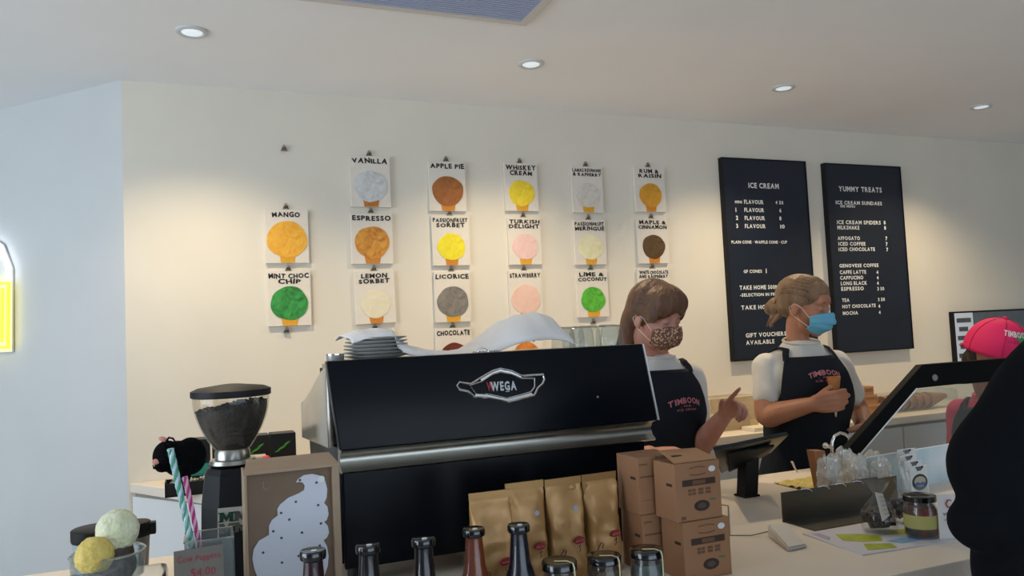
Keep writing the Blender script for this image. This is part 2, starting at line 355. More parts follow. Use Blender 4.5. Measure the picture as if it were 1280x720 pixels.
for i, (lines, l, tp, r, b, pc, cm, words, tilt) in enumerate(FL):
    p0 = at(l, tp, WY); p1 = at(r, b, WY); w0 = .172; h0 = .214
    cx = (p0.x+p1.x)/2; cz = (p0.z+p1.z)/2; W = max(.165, min(.185, p1.x-p0.x)); H = max(.2, min(.225, p0.z-p1.z))
    nm = ' '.join(lines)
    rm = Matrix.Translation((cx, 0, cz)) @ Matrix.Rotation(radians(-tilt), 4, 'Y') @ Matrix.Translation((-cx, 0, -cz))
    t = thing('flavour_card', 'white flavour card lettered %s, %s' % (nm, words), 'sign', (cx, WY-.014, cz), 'hand painted flavour cards on the rear wall')
    yb = WY-.016
    obj('board', MB().box((cx-W/2, WY-.001, cz-H/2), (cx+W/2, yb, cz+H/2), .001).xf(rm), m_card, t)
    # painted cone
    top2 = len(lines) > 1
    sr = .062 if top2 else .070
    if nm in ('MANGO',): sr = .078
    if nm in ('MINT CHOC CHIP', 'ESPRESSO'): sr = .072
    scz = cz-H/2+.029+sr*.88
    cw = rr.uniform(.035, .040); bw = cw*.74
    cb = MB(); n = 6; ys = yb-.0012
    topz = scz-sr*.62; pts = []
    for k in range(n+1): pts.append((cx-cw+2*cw*k/n, ys, topz+.012*(abs(k-n/2)/(n/2))**2))
    pts += [(cx+bw, ys, cz-H/2+.001), (cx-bw, ys, cz-H/2+.001)]
    cb.prism([V(p) for p in pts], (0, .0011, 0)); obj('painted_cone', cb.xf(rm), cm, t)
    sb = MB(); N = 40; ph = [rr.uniform(0, 6.28) for _ in range(4)]
    def ring(f, y): 
        out = []
        for k in range(N):
            a = 2*pi*k/N; R = sr*f*(1+.02*sin(3*a+ph[0])+.012*sin(5*a+ph[1])+.008*sin(8*a+ph[2]))
            out.append(V((cx+R*cos(a)*1.04, y, scz+R*sin(a)*.97)))
        return out
    base = ring(1, yb); rs = [base] + [ring(f, yb-.002-h) for f, h in ((1, 0), (.93, .0004), (.8, 0), (.72, .0005), (.55, 0), (.45, .0005), (.25, .0001))]
    bv = [[sb.bm.verts.new(p) for p in q] for q in rs]
    for a_, b_ in zip(bv, bv[1:]):
        for k in range(N): sb.bm.faces.new((a_[k], a_[(k+1) % N], b_[(k+1) % N], b_[k]))
    sb.bm.faces.new(bv[-1])
    pm = paint(nm.lower().replace(' ', '_'), pc[0], pc[1], 16)
    obj('painted_scoop', sb.xf(rm), pm, t, smooth=True)
    tb = MB(); zt = cz+H/2-.010; lh = .0185 if top2 else .021
    if nm == 'WHISKEY CREAM': lh = .021
    if len(lines[0]) > 13: lh = .016
    for ln_ in lines:
        zt -= lh
        text(tb, ln_, plane_fn((cx+rr.uniform(-.002, .002), yb-.0012, zt), (1, 0, 0), (0, 0, 1)), lh*rr.uniform(.88, .98), width=min(W*.93, .0215*len(ln_)+.005), bold=.045, jit=.5, rnd=rr)
        zt -= .0045
    obj('lettering', tb.xf(rm), m_ink, t)
    add_clip(cx+.0, cz+H/2+.012, 'steel clip above the %s flavour card' % nm, i)
p = at(355, 186, WY); add_clip(p.x, p.z, 'lone steel clip on bare wall at the upper left of the cards', 90)
p = at(358, 413, WY); add_clip(p.x, p.z, 'lone steel clip below the MINT CHOC CHIP flavour card', 91)
p = at(741, 402, WY); add_clip(p.x, p.z, 'steel clip just above the upturned glasses, under the LIME & COCONUT card', 92)
# ------------------------------------------------------------------ menu boards
m_menu = mat('navy_letter_board', '141c2a', .5, noise_amt=.1, nscale=4)
m_let = mat('white_plastic_letters', 'e8e8e4', .5)
def menu(label, x0, z0, x1, z1, rows):
    t = thing('menu_board', label, 'sign', ((x0+x1)/2, WY-.02, z1), 'menu boards on the rear wall')
    obj('board', MB().box((x0, WY-.001, z0), (x1, WY-.03, z1), .003), m_menu, t)
    obj('frame', MB().box((x0-.004, WY-.001, z0-.004), (x0, WY-.034, z1+.004)).box((x1, WY-.001, z0-.004), (x1+.004, WY-.034, z1+.004)).box((x0, WY-.001, z1), (x1, WY-.034, z1+.004)).box((x0, WY-.001, z0-.004), (x1, WY-.034, z0)), m_black, t)
    for s, ax, ay, bx, h in rows:
        p = at(ax, ay, WY-.031); q = at(bx, ay+.03*(bx-ax), WY-.031); hh = h/FPX*(p.x*.377+p.y*.924)
        b = MB(); text(b, s, plane_fn((p.x, WY-.0315, p.z-hh/2), (1, 0, 0), (0, 0, 1)), hh, width=(q.x-p.x) if len(s) > 1 else None, bold=.03, align='l', gap=.13)
        obj('lettering', b, m_let, t)
a = at(898, 199, WY); b = at(1001, 203, WY); c_ = at(913, 451, WY)
def s1(cx, cy): return 895+cx/5.336, 195+cy/5.336
def s2(cx, cy): return 895+cx/5.336, 320+cy/5.336
def T1(s, x0, y, x1, h, f): X0, Y = f(x0, y); X1, _ = f(x1, y); return (s, X0, Y, X1, h)
menu('tall navy letter board headed ICE CREAM, left of the two menus', a.x, c_.z, b.x, a.z, [
 T1('ICE CREAM', 216, 195, 418, 6.4, s1), T1('MINI', 126, 306, 172, 3.4, s1), T1('FLAVOUR', 187, 305, 316, 5, s1), T1('4 50', 396, 310, 448, 4.2, s1),
 T1('1', 130, 358, 142, 5, s1), T1('FLAVOUR', 189, 359, 320, 5, s1), T1('6', 422, 363, 437, 4.6, s1),
 T1('2', 132, 412, 150, 5, s1), T1('FLAVOUR', 191, 413, 326, 5, s1), T1('8', 422, 416, 438, 4.6, s1),
 T1('3', 134, 466, 152, 5, s1), T1('FLAVOUR', 192, 467, 330, 5, s1), T1('10', 428, 470, 458, 4.6, s1),
 T1('PLAIN CONE · WAFFLE CONE · CUP', 103, 574, 474, 3.6, s1),
 T1('GF CONES', 184, 103, 306, 3.8, s2), T1('1', 332, 99, 342, 5.4, s2),
 T1('TAKE HOME 500ML TUB', 157, 212, 500, 5, s2), T1('-SELECTION IN FREEZER', 160, 261, 478, 3.8, s2), T1('TAKE HOME 1L', 168, 345, 420, 5, s2),
 T1('GIFT VOUCHERS', 198, 530, 470, 5, s2), T1('AVAILABLE', 200, 579, 390, 5, s2)])
a = at(1026, 206, WY); b = at(1119, 209, WY); c_ = at(1043, 441, WY)
def t1(cx, cy): return 1020+cx/5.538, 200+cy/5.538
def t2(cx, cy): return 1020+cx/5.143, 310+cy/5.143
menu('tall navy letter board headed YUMMY TREATS, right of the two menus', a.x, c_.z, b.x, a.z, [
 T1('YUMMY TREATS', 156, 198, 454, 6.2, t1), T1('ICE CREAM SUNDAES', 136, 293, 456, 4.4, t1), T1('SEE MENU', 167, 319, 270, 3, t1),
 T1('ICE CREAM SPIDERS', 145, 430, 448, 4.6, t1), T1('8', 468, 433, 484, 4.4, t1), T1('MILKSHAKE', 147, 467, 300, 4.6, t1), T1('8', 471, 470, 486, 4.4, t1),
 T1('AFFOGATO', 149, 541, 304, 4.4, t1), T1('7', 480, 543, 494, 4.4, t1), T1('ICED COFFEE', 155, 580, 342, 4.4, t1), T1('7', 482, 582, 496, 4.4, t1),
 T1('ICED CHOCOLATE', 156, 618, 408, 4.4, t1), T1('7', 486, 620, 500, 4.4, t1),
 T1('GENOVESE COFFEE', 150, 114, 402, 4.2, t2), T1('CAFFE LATTE', 152, 156, 322, 4.4, t2), T1('4', 388, 156, 402, 4.2, t2),
 T1('CAPPUCINO', 155, 192, 304, 4.4, t2), T1('4', 390, 191, 403, 4.2, t2), T1('LONG BLACK', 159, 228, 328, 4.4, t2), T1('4', 391, 226, 404, 4.2, t2),
 T1('ESPRESSO', 162, 263, 307, 4.4, t2), T1('3 50', 394, 262, 438, 4, t2), T1('TEA', 167, 336, 214, 4.2, t2), T1('3 50', 398, 331, 442, 4, t2),
 T1('HOT CHOCOLATE', 169, 377, 384, 4.2, t2), T1('4', 400, 374, 412, 4.2, t2), T1('MOCHA', 172, 420, 270, 4.2, t2), T1('4', 403, 414, 415, 4.2, t2)])
# ------------------------------------------------------------------ wall display on the right
a = at(1187, 392, WY); b = at(1187, 450, WY)
tv = thing('wall_screen', 'dark grey glass screen on the rear wall behind the pink cap', 'screen', (a.x+.4, WY-.02, b.z))
obj('housing', MB().box((a.x-.01, WY-.001, b.z-.03), (a.x+.85, WY-.03, a.z+.01), .003), m_black, tv)
obj('glass_panel', MB().box((a.x+.15, WY-.03, b.z-.02), (a.x+.84, WY-.034, a.z)), mat('screen_glass', '5c6670', .3, noise_amt=.1), tv)
obj('reflection_strip', MB().box((a.x, WY-.03, b.z-.02), (a.x+.15, WY-.033, a.z)), mat('screen_reflection', 'b9c0ca', .3, emit='aeb8c8', estr=.25), tv)  # pale colour and faint glow paint in a reflection on the glass
for i in range(5):
    z = a.z-.03-i*.052
    obj('reflected_shelf', MB().box((a.x+.012+.015*(i % 2), WY-.033, z), (a.x+.10+.03*(i % 3 == 0), WY-.035, z-.026)), mat('shelf_grey', '4a5058', .5), tv)  # grey blocks painted as the shelves mirrored in the strip
# ------------------------------------------------------------------ neon sign at the left
q = lambda px, py: None
def lw(px, py, off=.0):
    """point on the left wall"""
    d = ray(px, py); n = V((-ld.y, ld.x, 0)); n = n if n.dot(CAM-c0) > 0 else -n
    p0 = c0 + n*off; tt = (p0-CAM).dot(n)/d.dot(n); return CAM + d*tt
LN = V((-ld.y, ld.x, 0)); LN = LN if LN.dot(CAM-c0) > 0 else -LN
pb = lw(-14, 430)
ns = thing('neon_sign', 'glowing neon ice cream sign, white dome over yellow cup, on the left wall', 'sign', tuple(pb))
def neon(name, pix, col, e):
    mm = mat('neon_'+name, col, .4, emit=col, estr=e)
    obj(name, MB().tube([lw(x, y, .03) for x, y in pix], .0075, 8), mm, ns, smooth=True)
neon('white_tube', [(-48, 352), (-47, 335), (-38, 318), (-26, 304), (-18, 299), (-8, 303), (2, 315), (9, 330), (11, 350)], 'f4f8ff', 5)
neon('yellow_tube', [(-48, 356), (11, 354), (10, 434), (-46, 436), (-48, 356)], 'f6e628', 3.5)
neon('yellow_tube', [(3, 360), (2, 428)], 'f6e628', 3.5)
obj('backing_board', MB().prism([lw(x, y, .012) for x, y in [(-52, 350), (-40, 312), (-18, 292), (4, 306), (15, 335), (15, 440), (-50, 442)]], -LN*.008), mat('neon_backing', 'd8dada', .4), ns)
# ------------------------------------------------------------------ coffee machine
YM = 1.62
tl = at(408, 450, YM); tr = at(803, 431, YM)
X0, X1, ZT = tl.x, tr.x, (tl.z+tr.z)/2
YB = 2.07
ma = thing('coffee_machine', 'large black espresso machine with a silver winged badge, seen from its rear', 'coffee machine', ((X0+X1)/2, 1.85, CZ))
zb = ZT-.178   # lower edge of the panel
zr = ZT-.222   # lower edge of steel rail
# rear panel slants out towards the customer
obj('rear_panel', MB().prism([(X0, YM, ZT), (X1, YM, ZT), (X1+.012, YM-.03, zb), (X0+.016, YM-.03, zb)], (0, .03, 0), .004), m_gloss, ma, smooth=30)
obj('edge_trim', MB().prism([(X1, YM-.001, ZT), (X1+.004, YM-.001, ZT), (X1+.016, YM-.032, zb), (X1+.012, YM-.032, zb)], (0, .02, 0)), mat('bright_trim', 'e8e8e6', .2, .6), ma)
obj('top_tray', MB().prism([(X0+.01, YM+.03, ZT-.02), (X1-.01, YM+.03, ZT-.02), (X1-.01, YB, ZT-.02), (X0+.10, YB, ZT-.02), (X0+.045, YM+.14, ZT-.02), (X0+.01, YM+.13, ZT-.02)], (0, 0, .012), .002), m_steel, ma)
rl = MB()
prof = [(YM-.028, zb-.001), (YM-.012, zb-.006), (YM-.004, zb-.02), (YM-.010, zb-.034), (YM-.024, zr), (YM-.018, zr-.004), (YM+.02, zr-.004), (YM+.02, zb)]
rl.prism([(X0+.02, y, z) for y, z in prof], (X1-X0-.012, 0, 0)); obj('steel_rail', rl, m_steel, ma, smooth=60)
obj('lower_back', MB().box((X0+.025, YM+.008, CZ+.04), (X1-.004, YM+.03, zr), .004), m_gloss, ma)
# curved side cheek
def side(x, dx, name, m, prof):
    obj(name, MB().prism([(x, y, z) for y, z in prof], (dx, 0, 0), .002), m, ma, smooth=30)
cheek = [(YM+.03, ZT-.012), (YM+.09, ZT-.022), (YM+.18, ZT-.045), (YM+.28, ZT-.075), (YM+.38, ZT-.100), (YB, ZT-.112), (YB, ZT-.20), (YM+.03, zb-.0)]
m_cheek = mat('mirror_side_panel', 'b8b0a4', .2, .75)
side(X0+.002, .012, 'side_panel', m_cheek, cheek); side(X1-.014, .012, 'side_panel', m_cheek, cheek)
low = [(YM+.02, zb), (YB, ZT-.20), (YB-.02, ZT-.26), (YB-.02, CZ+.05), (YM+.02, CZ+.05)]
side(X0+.02, .012, 'lower_side', m_gloss, low); side(X1-.03, .012, 'lower_side', m_gloss, low)
obj('body', MB().box((X0+.03, YM+.032, CZ+.05), (X1-.032, YB-.15, ZT-.022)), m_black, ma)
obj('drip_tray', MB().box((X0+.03, YB-.16, CZ+.05), (X1-.03, YB+.03, CZ+.12), .004), m_steel, ma)
for sx in (X0+.06, X1-.06):
    for y in (YM+.06, YB-.05): obj('foot', MB().lathe([(.02, 0), (.022, .02), (.016, .05)], (sx, y, CZ)), m_black, ma, smooth=True)
for k in range(2):
    gx = X0+.24+k*.27
    g = obj('group_head', MB().lathe([(.032, 0), (.034, .05), (.028, .07)], (gx, YB-.06, CZ+.24)), m_chrome, ma, smooth=True)
    obj('portafilter', MB().lathe([(.03, 0), (.034, .02), (.034, .03)], (gx, YB-.06, CZ+.205)).tube([(gx, YB-.03, CZ+.22), (gx, YB+.06, CZ+.21)], [.008, .012]), m_black, g, smooth=True)
# winged badge
def bd(px, py, off=0):
    p = at(px, py, YM-.012); k = (ZT-p.z)/(ZT-zb); return V((p.x, YM-.03*k-.001-off, p.z))
outer = [(571,482),(574,478),(588,480),(600,473),(616,464),(626,461),(640,464),(652,470),(665,469),(679,468),(680,474),(677,480),(671,485),(666,494),(650,498),(634,502),(625,500),(610,497),(592,496),(584,489),(574,487)]
inner = [(587,482),(602,477),(616,468),(626,465),(640,468),(652,473),(668,473),(667,484),(662,490),(648,494),(632,498),(624,496),(610,493),(594,492)]
def ringmesh(poly, w, h):
    mb_ = MB(); pts = [bd(x, y, h) for x, y in poly]; mb_.tube(pts, w, 6, closed=True); return mb_
ob = ringmesh(outer, .0026, .001)
obj('badge_frame', ob, m_chrome, ma, smooth=True)
obj('badge_frame', ringmesh(inner, .0019, .001), m_chrome, ma, smooth=True)
# silver fill between the outlines along top and bottom
fl = MB()
up_o = [(600,473),(616,464),(626,461),(640,464),(652,470)]; up_i = [(602,477),(616,468),(626,465),(640,468),(652,473)]
dn_o = [(592,496),(610,497),(625,500),(634,502),(650,498),(666,494)]; dn_i = [(594,492),(610,493),(624,496),(632,498),(648,494),(662,490)]
for A, B in ((up_o, up_i), (dn_o, dn_i)):
    vs = [bd(*p, .0012) for p in A] + [bd(*p, .0012) for p in B]; n = len(A)
    fl.faces(vs, [(i, i+1, n+i+1, n+i) for i in range(n-1)])
obj('badge_fill', fl, m_chrome, ma)
o_ = bd(629, 487.5, .001); r_ = (bd(650, 486.6, .001)-o_).normalized(); u_ = V((0, .03, .178)).normalized()
tb = MB(); text(tb, 'WEGA', plane_fn(o_-V((0,.0008,0)), r_, u_), .0185, width=.060, bold=.04, gap=.12); tb.faces([o_+r_*a+u_*b for a, b in ((.004,-.004),(.013,-.004),(.013,-.0025),(.004,-.0025))], [(0,1,2,3)])
obj('badge_lettering', tb, mat('silver_letter', 'a8a8a8', .3, .6), ma)
obj('badge_red_letter', (lambda b: (text(b, 'W', plane_fn(o_+V((-.031,-.0004,.001)), r_, u_), .0185, width=.016, bold=.04), b)[1])(MB()), mat('badge_red', '8a1c20', .4), ma, label='dark red shape beside the badge letters')  # dark red W set just behind the silver letters
obj('panel_screw', MB().ball(bd(745, 496, 0), (.003, .002, .003), sub=2), m_steel, ma)
# ---- on top of the machine
m_plate = mat('blue_grey_stoneware', 'a2a29f', .35, noise_amt=.05)
ztop = ZT-.008
px_, py_ = at(471, 440, 1.74).x, 1.745
zz = ztop+.0012
for k in range(6):
    r_k = .072-.002*max(0, k-3)
    o = obj('saucer', MB().lathe([(r_k*.5, 0), (r_k*.55, .003), (r_k*.97, .0095), (r_k, .012), (r_k*.96, .0125), (r_k*.6, .007), (.001, .006)], n=40), m_plate, loc=(px_+rr.uniform(-.001, .001), py_, zz), world=False, smooth=True)
    pos = ['bottom', 'second from bottom', 'third from bottom', 'fourth from bottom', 'fifth, just below the top one', 'topmost'][k]
    tag(o, 'blue-grey saucer, %s of the stack on the coffee machine' % pos, 'saucer', 'stack of saucers on the coffee machine')
    zz += .0078
o = thing('small_cup', 'small pale steel cup at the left end of the coffee machine top', 'cup', (at(419, 445, 1.70).x, 1.70, ztop))
obj('bowl', MB().lathe([(.016, 0), (.018, .003), (.019, .019), (.0175, .019), (.0165, .004), (.001, .004)], n=28), mat('cup_grey', 'a9a6a2', .3, .4), o, world=False, smooth=True)
obj('rim', MB().lathe([(.0195, .0185), (.0195, .0205), (.017, .0205), (.017, .0185)], n=28, capb=False, capt=False), m_chrome, o, world=False, smooth=True)
# upturned glasses
def tumbler(loc, label):
    t = thing('glass_tumbler', label, 'glass', loc, 'upturned glasses on the coffee machine')
    flute = lambda a, z: 1+.03*cos(12*a)*(1 if .006 < z < .05 else .2)
    obj('bowl', MB().lathe([(.030, 0), (.0305, .002), (.029, .02), (.027, .045), (.024, .054), (.021, .056)], n=48, capb=False, fn=flute), m_glass2, t, world=False, smooth=True)
    obj('base_rim', MB().lathe([(.0215, .052), (.0225, .056), (.019, .0575), (.010, .055)], n=36, capb=False), mat('thick_glass', 'e6e4da', .08, trans=.9), t, world=False, smooth=True)
    return t
g0 = None
spots = [(704, 1.80), (727, 1.70), (760, 1.68), (737, 1.84), (765, 1.80), (717, 1.93)]
labs = ['upturned glass furthest left, tucked against the white cloth', 'upturned glass in front, second from the right', 'upturned glass at the right end of the front', 'upturned glass in the middle of the second row', 'upturned glass at the right end of the second row', 'upturned glass at the very back of the cluster']
for (px, y), lb in zip(spots, labs):
    X = at(px, 425, y).x; L = (X, y, ztop)
    g0 = tumbler(L, lb) if g0 is None else g0
    if lb != labs[0]: dup(g0, L, lb)
# white cloth draped along the top
def cloth(u, v):
    px = 438+u*272
    y0 = 1.685-.025*max(0, min(1, (px-495)/30)); y = y0+v*(1.90-y0)
    X = at(px, 430, 1.7).x
    prof = [(438, .052), (455, .064), (475, .066), (495, .062), (515, .036), (540, .018), (570, .013), (598, .016), (612, .034), (628, .056), (645, .078), (662, .092), (685, .094), (700, .082), (710, .055)]
    for (a, ha), (b, hb) in zip(prof, prof[1:]):
        if a <= px <= b: h = ha+(hb-ha)*(px-a)/(b-a); break
    if px <= 495: bell = 1-.22*abs(2*v-1)**2.5
    if px > 495: bell = max(0, sin(pi*min(1, .04+.92*v)))**.6*1.0
    n = noise.noise(V((X*14, y*12, 1.3)))*.008 + noise.noise(V((X*40, y*30, 4)))*.002
    h = max(.003, h*(.15+.85*bell) + n*(.3+.7*bell)) + (.006 if px < 500 else 0)
    return V((X, y + .015*noise.noise(V((X*12, v*3, 9))), ztop+h))
def cloth2(u, v):
    p = cloth(u, v)
    if v < .02: p.z = max(ztop+.0035, p.z-.006)
    return p
cb = MB().grid(cloth2, 90, 26)
o = obj('tea_towel', cb, mat('white_cotton', 'e6e2de', .85, bump=.1, bscale=300, sheen=.2), loc=(at(575, 430, 1.75).x, 1.78, ztop), smooth=180, mods=[('SOLIDIFY', dict(thickness=.0025, offset=-1))])
tag(o, 'crumpled white cloth draped over the saucers and coffee machine top', 'cloth')
p = at(603, 433, 1.655)
sj = thing('milk_strainer', 'small coiled steel strainer lying beside the cloth on the machine', 'strainer', (p.x, 1.655, ztop))
obj('ring', MB().tube([V((p.x+.013*cos(a), 1.652, ztop+.009+.009*sin(a))) for a in [radians(k) for k in range(0, 360, 20)]], .0018, 8, closed=True), m_chrome, sj, smooth=True)
obj('coil', MB().tube([V((p.x-.02+.06*k/60, 1.66+.004*cos(k*.9), ztop+.006+.004*sin(k*.9))) for k in range(61)], .0012, 6), m_steel, sj, smooth=True)
# ------------------------------------------------------------------ coffee grinder
YG = 1.80
p = at(291, 575, YG); gx = p.x
gr = thing('coffee_grinder', 'black coffee grinder with a clear hopper of dark beans', 'coffee grinder', (gx, YG, CZ))
def gz(py, px=291): return at(px, py, YG).z
hr = .078; zt_, zn = gz(494), gz(564)
def hop(f):  # radius along the hopper, f 0 bottom .. 1 top
    return .030 + (hr-.030)*sin(min(1, f*1.05)*pi/2)**.85
H = zt_-zn
obj('hopper', MB().lathe([(hop(k/16), zn+H*k/16) for k in range(17)], (gx, YG, 0), 40, capb=False, capt=False), glass('hopper_glass', 'f2efe8', .12), gr, smooth=True)
bn = MB(); N = 36; rings = []
for k in range(14):
    f = k/16; r = hop(f)-.003; rings.append([bn.bm.verts.new((gx+r*cos(2*pi*i/N), YG+r*sin(2*pi*i/N), zn+H*f+(.0 if k < 13 else .010*cos(2*pi*i/N)))) for i in range(N)])
for a_, b_ in zip(rings, rings[1:]):
    for i in range(N): bn.bm.faces.new((a_[i], a_[(i+1) % N], b_[(i+1) % N], b_[i]))
m_bean = mat('coffee_beans', '120d0b', .6, spec=.3, noise_amt=.5, nscale=120, bump=1, bscale=110)
obj('bean_fill', bn, m_bean, gr, smooth=True)
bs = MB(); ZB = zn+H*13/16
for k in range(170):
    a = random.uniform(0, 2*pi); r = sqrt(random.random())*(hop(13/16)-.008); x, y = r*cos(a), r*sin(a)
    bs.ball((gx+x, YG+y, ZB+.010*x/.07-.001+random.uniform(0, .005)), (.006, .004, .003), Matrix.Rotation(random.uniform(0, 6), 3, 'Z'), 1)
bo = obj('beans', bs, m_bean, gr, smooth=True); bo['kind'] = 'stuff'
obj('lid', MB().lathe([(hr+.001, zt_-.002), (hr+.004, zt_), (hr+.004, zt_+.012), (hr-.01, zt_+.018), (.02, zt_+.024), (.005, zt_+.025)], (gx, YG, 0), 40), m_black, gr, smooth=True)
obj('collar', MB().lathe([(.030, zn+.012), (.036, zn), (.036, zn-.014), (.046, zn-.016), (.048, zn-.024), (.044, zn-.028)], (gx, YG, 0), 36), m_steel, gr, smooth=True)
zb_ = zn-.030; bb = MB()
def hexring(w, d, z, c=.3): return [V((gx+sx*w, YG+sy*d, z)) for sx, sy in ((-1, -c), (-c-.2, -1), (c+.2, -1), (1, -c), (1, c), (.5, 1), (-.5, 1), (-1, c))]
R_ = [hexring(.050, .055, zb_), hexring(.056, .062, zb_-.012), hexring(.064, .075, CZ+.17), hexring(.068, .085, CZ+.02), hexring(.07, .09, CZ)]
rv = [[bb.bm.verts.new(q) for q in r] for r in R_]
for a_, b_ in zip(rv, rv[1:]):
    for i in range(8): bb.bm.faces.new((a_[i], a_[(i+1) % 8], b_[(i+1) % 8], b_[i]))
bb.bm.faces.new(rv[0]); bb.bm.faces.new(rv[-1][::-1])
obj('body', bb, mat('grinder_black', '0e1114', .5, spec=.3), gr)
obj('doser_fork', MB().tube([(gx-.02, YG+.09, CZ+.17), (gx-.02, YG+.15, CZ+.16)], .006).tube([(gx+.02, YG+.09, CZ+.17), (gx+.02, YG+.15, CZ+.16)], .006), m_steel, gr)
# logo plate on the face that looks to the customer
def gp(px, py, off=0):
    y = YG-.078; q_ = at(px, py, y); k = (q_.z-(CZ+.17))/(zb_-.012-CZ-.17); yy = YG-(.075-.013*max(0, min(1, k)))-.0015-off
    return V((q_.x, yy, q_.z))
pl = MB(); pl.prism([gp(272, 636, .0), gp(312, 632, .0), gp(312, 672, .0), (gp(272, 676, .0))], (0, -.001, 0)); obj('logo_plate', pl, mat('logo_ivory', 'b9b8ad', .5), gr)
o1 = gp(283, 652, .002); xr = (gp(293, 651, .002)-o1).normalized(); zu = (gp(283, 640, .002)-o1).normalized()
for (px, py, m_) in ((283, 653, 'dark_green_letter'), (302, 651, 'grey_green_letter'), (283, 667, 'grey_letter'), (302, 665, 'grey_letter')):
    b = MB(); o_m = gp(px, py-.5, .002); b.prism([o_m+xr*x*.0155+zu*z*.0195 for x, z in ((-1, 0), (-1, .12), (-.85, .15), (-.85, .85), (-1, .88), (-1, 1), (-.3, 1), (0, .5), (.3, 1), (1, 1), (1, .88), (.85, .85), (.85, .15), (1, .12), (1, 0), (.35, 0), (.35, .5), (0, .02), (-.35, .5), (-.35, 0))], (0, -.0004, 0))
    obj('logo_letter', b, mat(m_, {'d': '123a2c', 'g': '4a4e4a'}[m_[0]] if m_ != 'grey_letter' else '55534e', .5), gr)
b = MB(); text(b, 'MAZZER', plane_fn(gp(292, 674.5, .002), xr, zu), .0055, width=.06, bold=.02); obj('logo_lettering', b, mat('grey_letter', '55534e'), gr)
# ------------------------------------------------------------------ kraft box with ice cream cut-out
YK = 1.45; KW = at(305, 588, YK); KE = at(424, 578, YK); kx0, kx1, kz = KW.x, KE.x, (KW.z+KE.z)/2
kb = thing('display_box', 'brown kraft display box with a white soft-serve cut-out on its front', 'box', ((kx0+kx1)/2, YK+.05, CZ))
m_k = mat('kraft_board', '7a6654', .8, noise_amt=.06, nscale=12, bump=.05); m_k2 = mat('kraft_edge', 'a08a74', .8, noise_amt=.05)
obj('back_panel', MB().box((kx0+.004, YK+.012, CZ), (kx1-.012, YK+.016, kz-.008)), m_k, kb)
obj('left_wall', MB().box((kx0, YK, CZ), (kx0+.004, YK+.09, kz-.006), .0008), m_k2, kb)
obj('right_wall', MB().box((kx1-.013, YK, CZ), (kx1, YK+.09, kz-.006), .002), m_k2, kb)
obj('top_flap', MB().prism([(kx0-.002, YK-.001, kz-.008), (kx1, YK-.001, kz-.008), (kx1-.004, YK+.09, kz+.002), (kx0+.01, YK+.09, kz+.002)], (0, 0, .005), .001), m_k2, kb)
sw = [(385,160),(395,140),(430,115),(480,107),(530,118),(560,150),(572,200),(568,250),(553,282),(573,305),(580,350),(568,385),(553,395),(575,420),(583,460),(570,490),(550,505),(570,540),(580,600),(575,660),(555,720),(570,790),(545,850),(160,850),(130,800),(150,720),(135,680),(122,620),(130,560),(160,510),(222,475),(222,420),(240,385),(275,358),(272,320),(290,290),(340,250),(400,225),(432,205),(437,180),(425,160),(405,155)]
def kp(cx, cy, off=0): return at(290+cx*.2083, 570+cy*.2083, YK+.008-off)
b = MB(); b.prism([kp(*q_) for q_ in sw], (0, .003, 0)); so = obj('soft_serve_cutout', b, mat('white_card_cutout', 'c9ccd6', .6), kb)
b = MB()
for (cx, cy) in ((383,275),(517,295),(344,382),(534,405),(297,492),(187,580),(507,160),(248,452),(295,342),(527,538),(408,145),(420,460),(400,600),(300,640)):
    c = kp(cx, cy, .0005); b.prism([V((c.x+.0024*cos(a), c.y, c.z+.0022*sin(a))) for a in [k*pi/5 for k in range(10)]], (0, .0005, 0))
obj('sprinkle_dots', b, mat('dark_dot', '44464e', .6), so)
c = kp(536, 138, .0006); b = MB(); b.prism([V((c.x+.0058*cos(a), c.y-.001, c.z+.0058*sin(a))) for a in [k*pi/12 for k in range(24)]], (0, .0018, 0)); obj('round_sticker', b, mat('pale_sticker', 'dcdcda', .5), so)
b = MB(); c = at(333, 607, YK+.0115); b.tube([c+V((-.005, 0, .008)), c+V((-.005, 0, -.004)), c+V((0, 0, -.008)), c+V((.005, 0, -.003))], .0007, 5); obj('embossed_mark', b, m_k2, kb)
# ------------------------------------------------------------------ puppets: sticks in a glass jar with a price card
YJ = 1.40; jb = at(262, 700, YJ)
jar = thing('glass_jar', 'square clear glass jar holding two striped sticks', 'jar', (jb.x, YJ, CZ))
zt2 = at(262, 668, YJ).z; s_ = .037
jw = MB()
for a_, b_ in (((-s_, -s_), (s_, -s_+.003)), ((-s_, s_-.003), (s_, s_)), ((-s_, -s_), (-s_+.003, s_)), ((s_-.003, -s_), (s_, s_))):
    jw.box((jb.x+a_[0], YJ+a_[1], CZ), (jb.x+b_[0], YJ+b_[1], zt2))
obj('glass_wall', jw, glass('jar_glass', 'e6eaea', .3), jar)
obj('glass_base', MB().box((jb.x-s_, YJ-s_, CZ), (jb.x+s_, YJ+s_, CZ+.008)), m_glass2, jar)
obj('rim', MB().tube([(jb.x-s_, YJ-s_, zt2), (jb.x+s_, YJ-s_, zt2), (jb.x+s_, YJ+s_, zt2), (jb.x-s_, YJ+s_, zt2)], .002, 6, closed=True), mat('thick_glass', 'e6e4da'), jar)
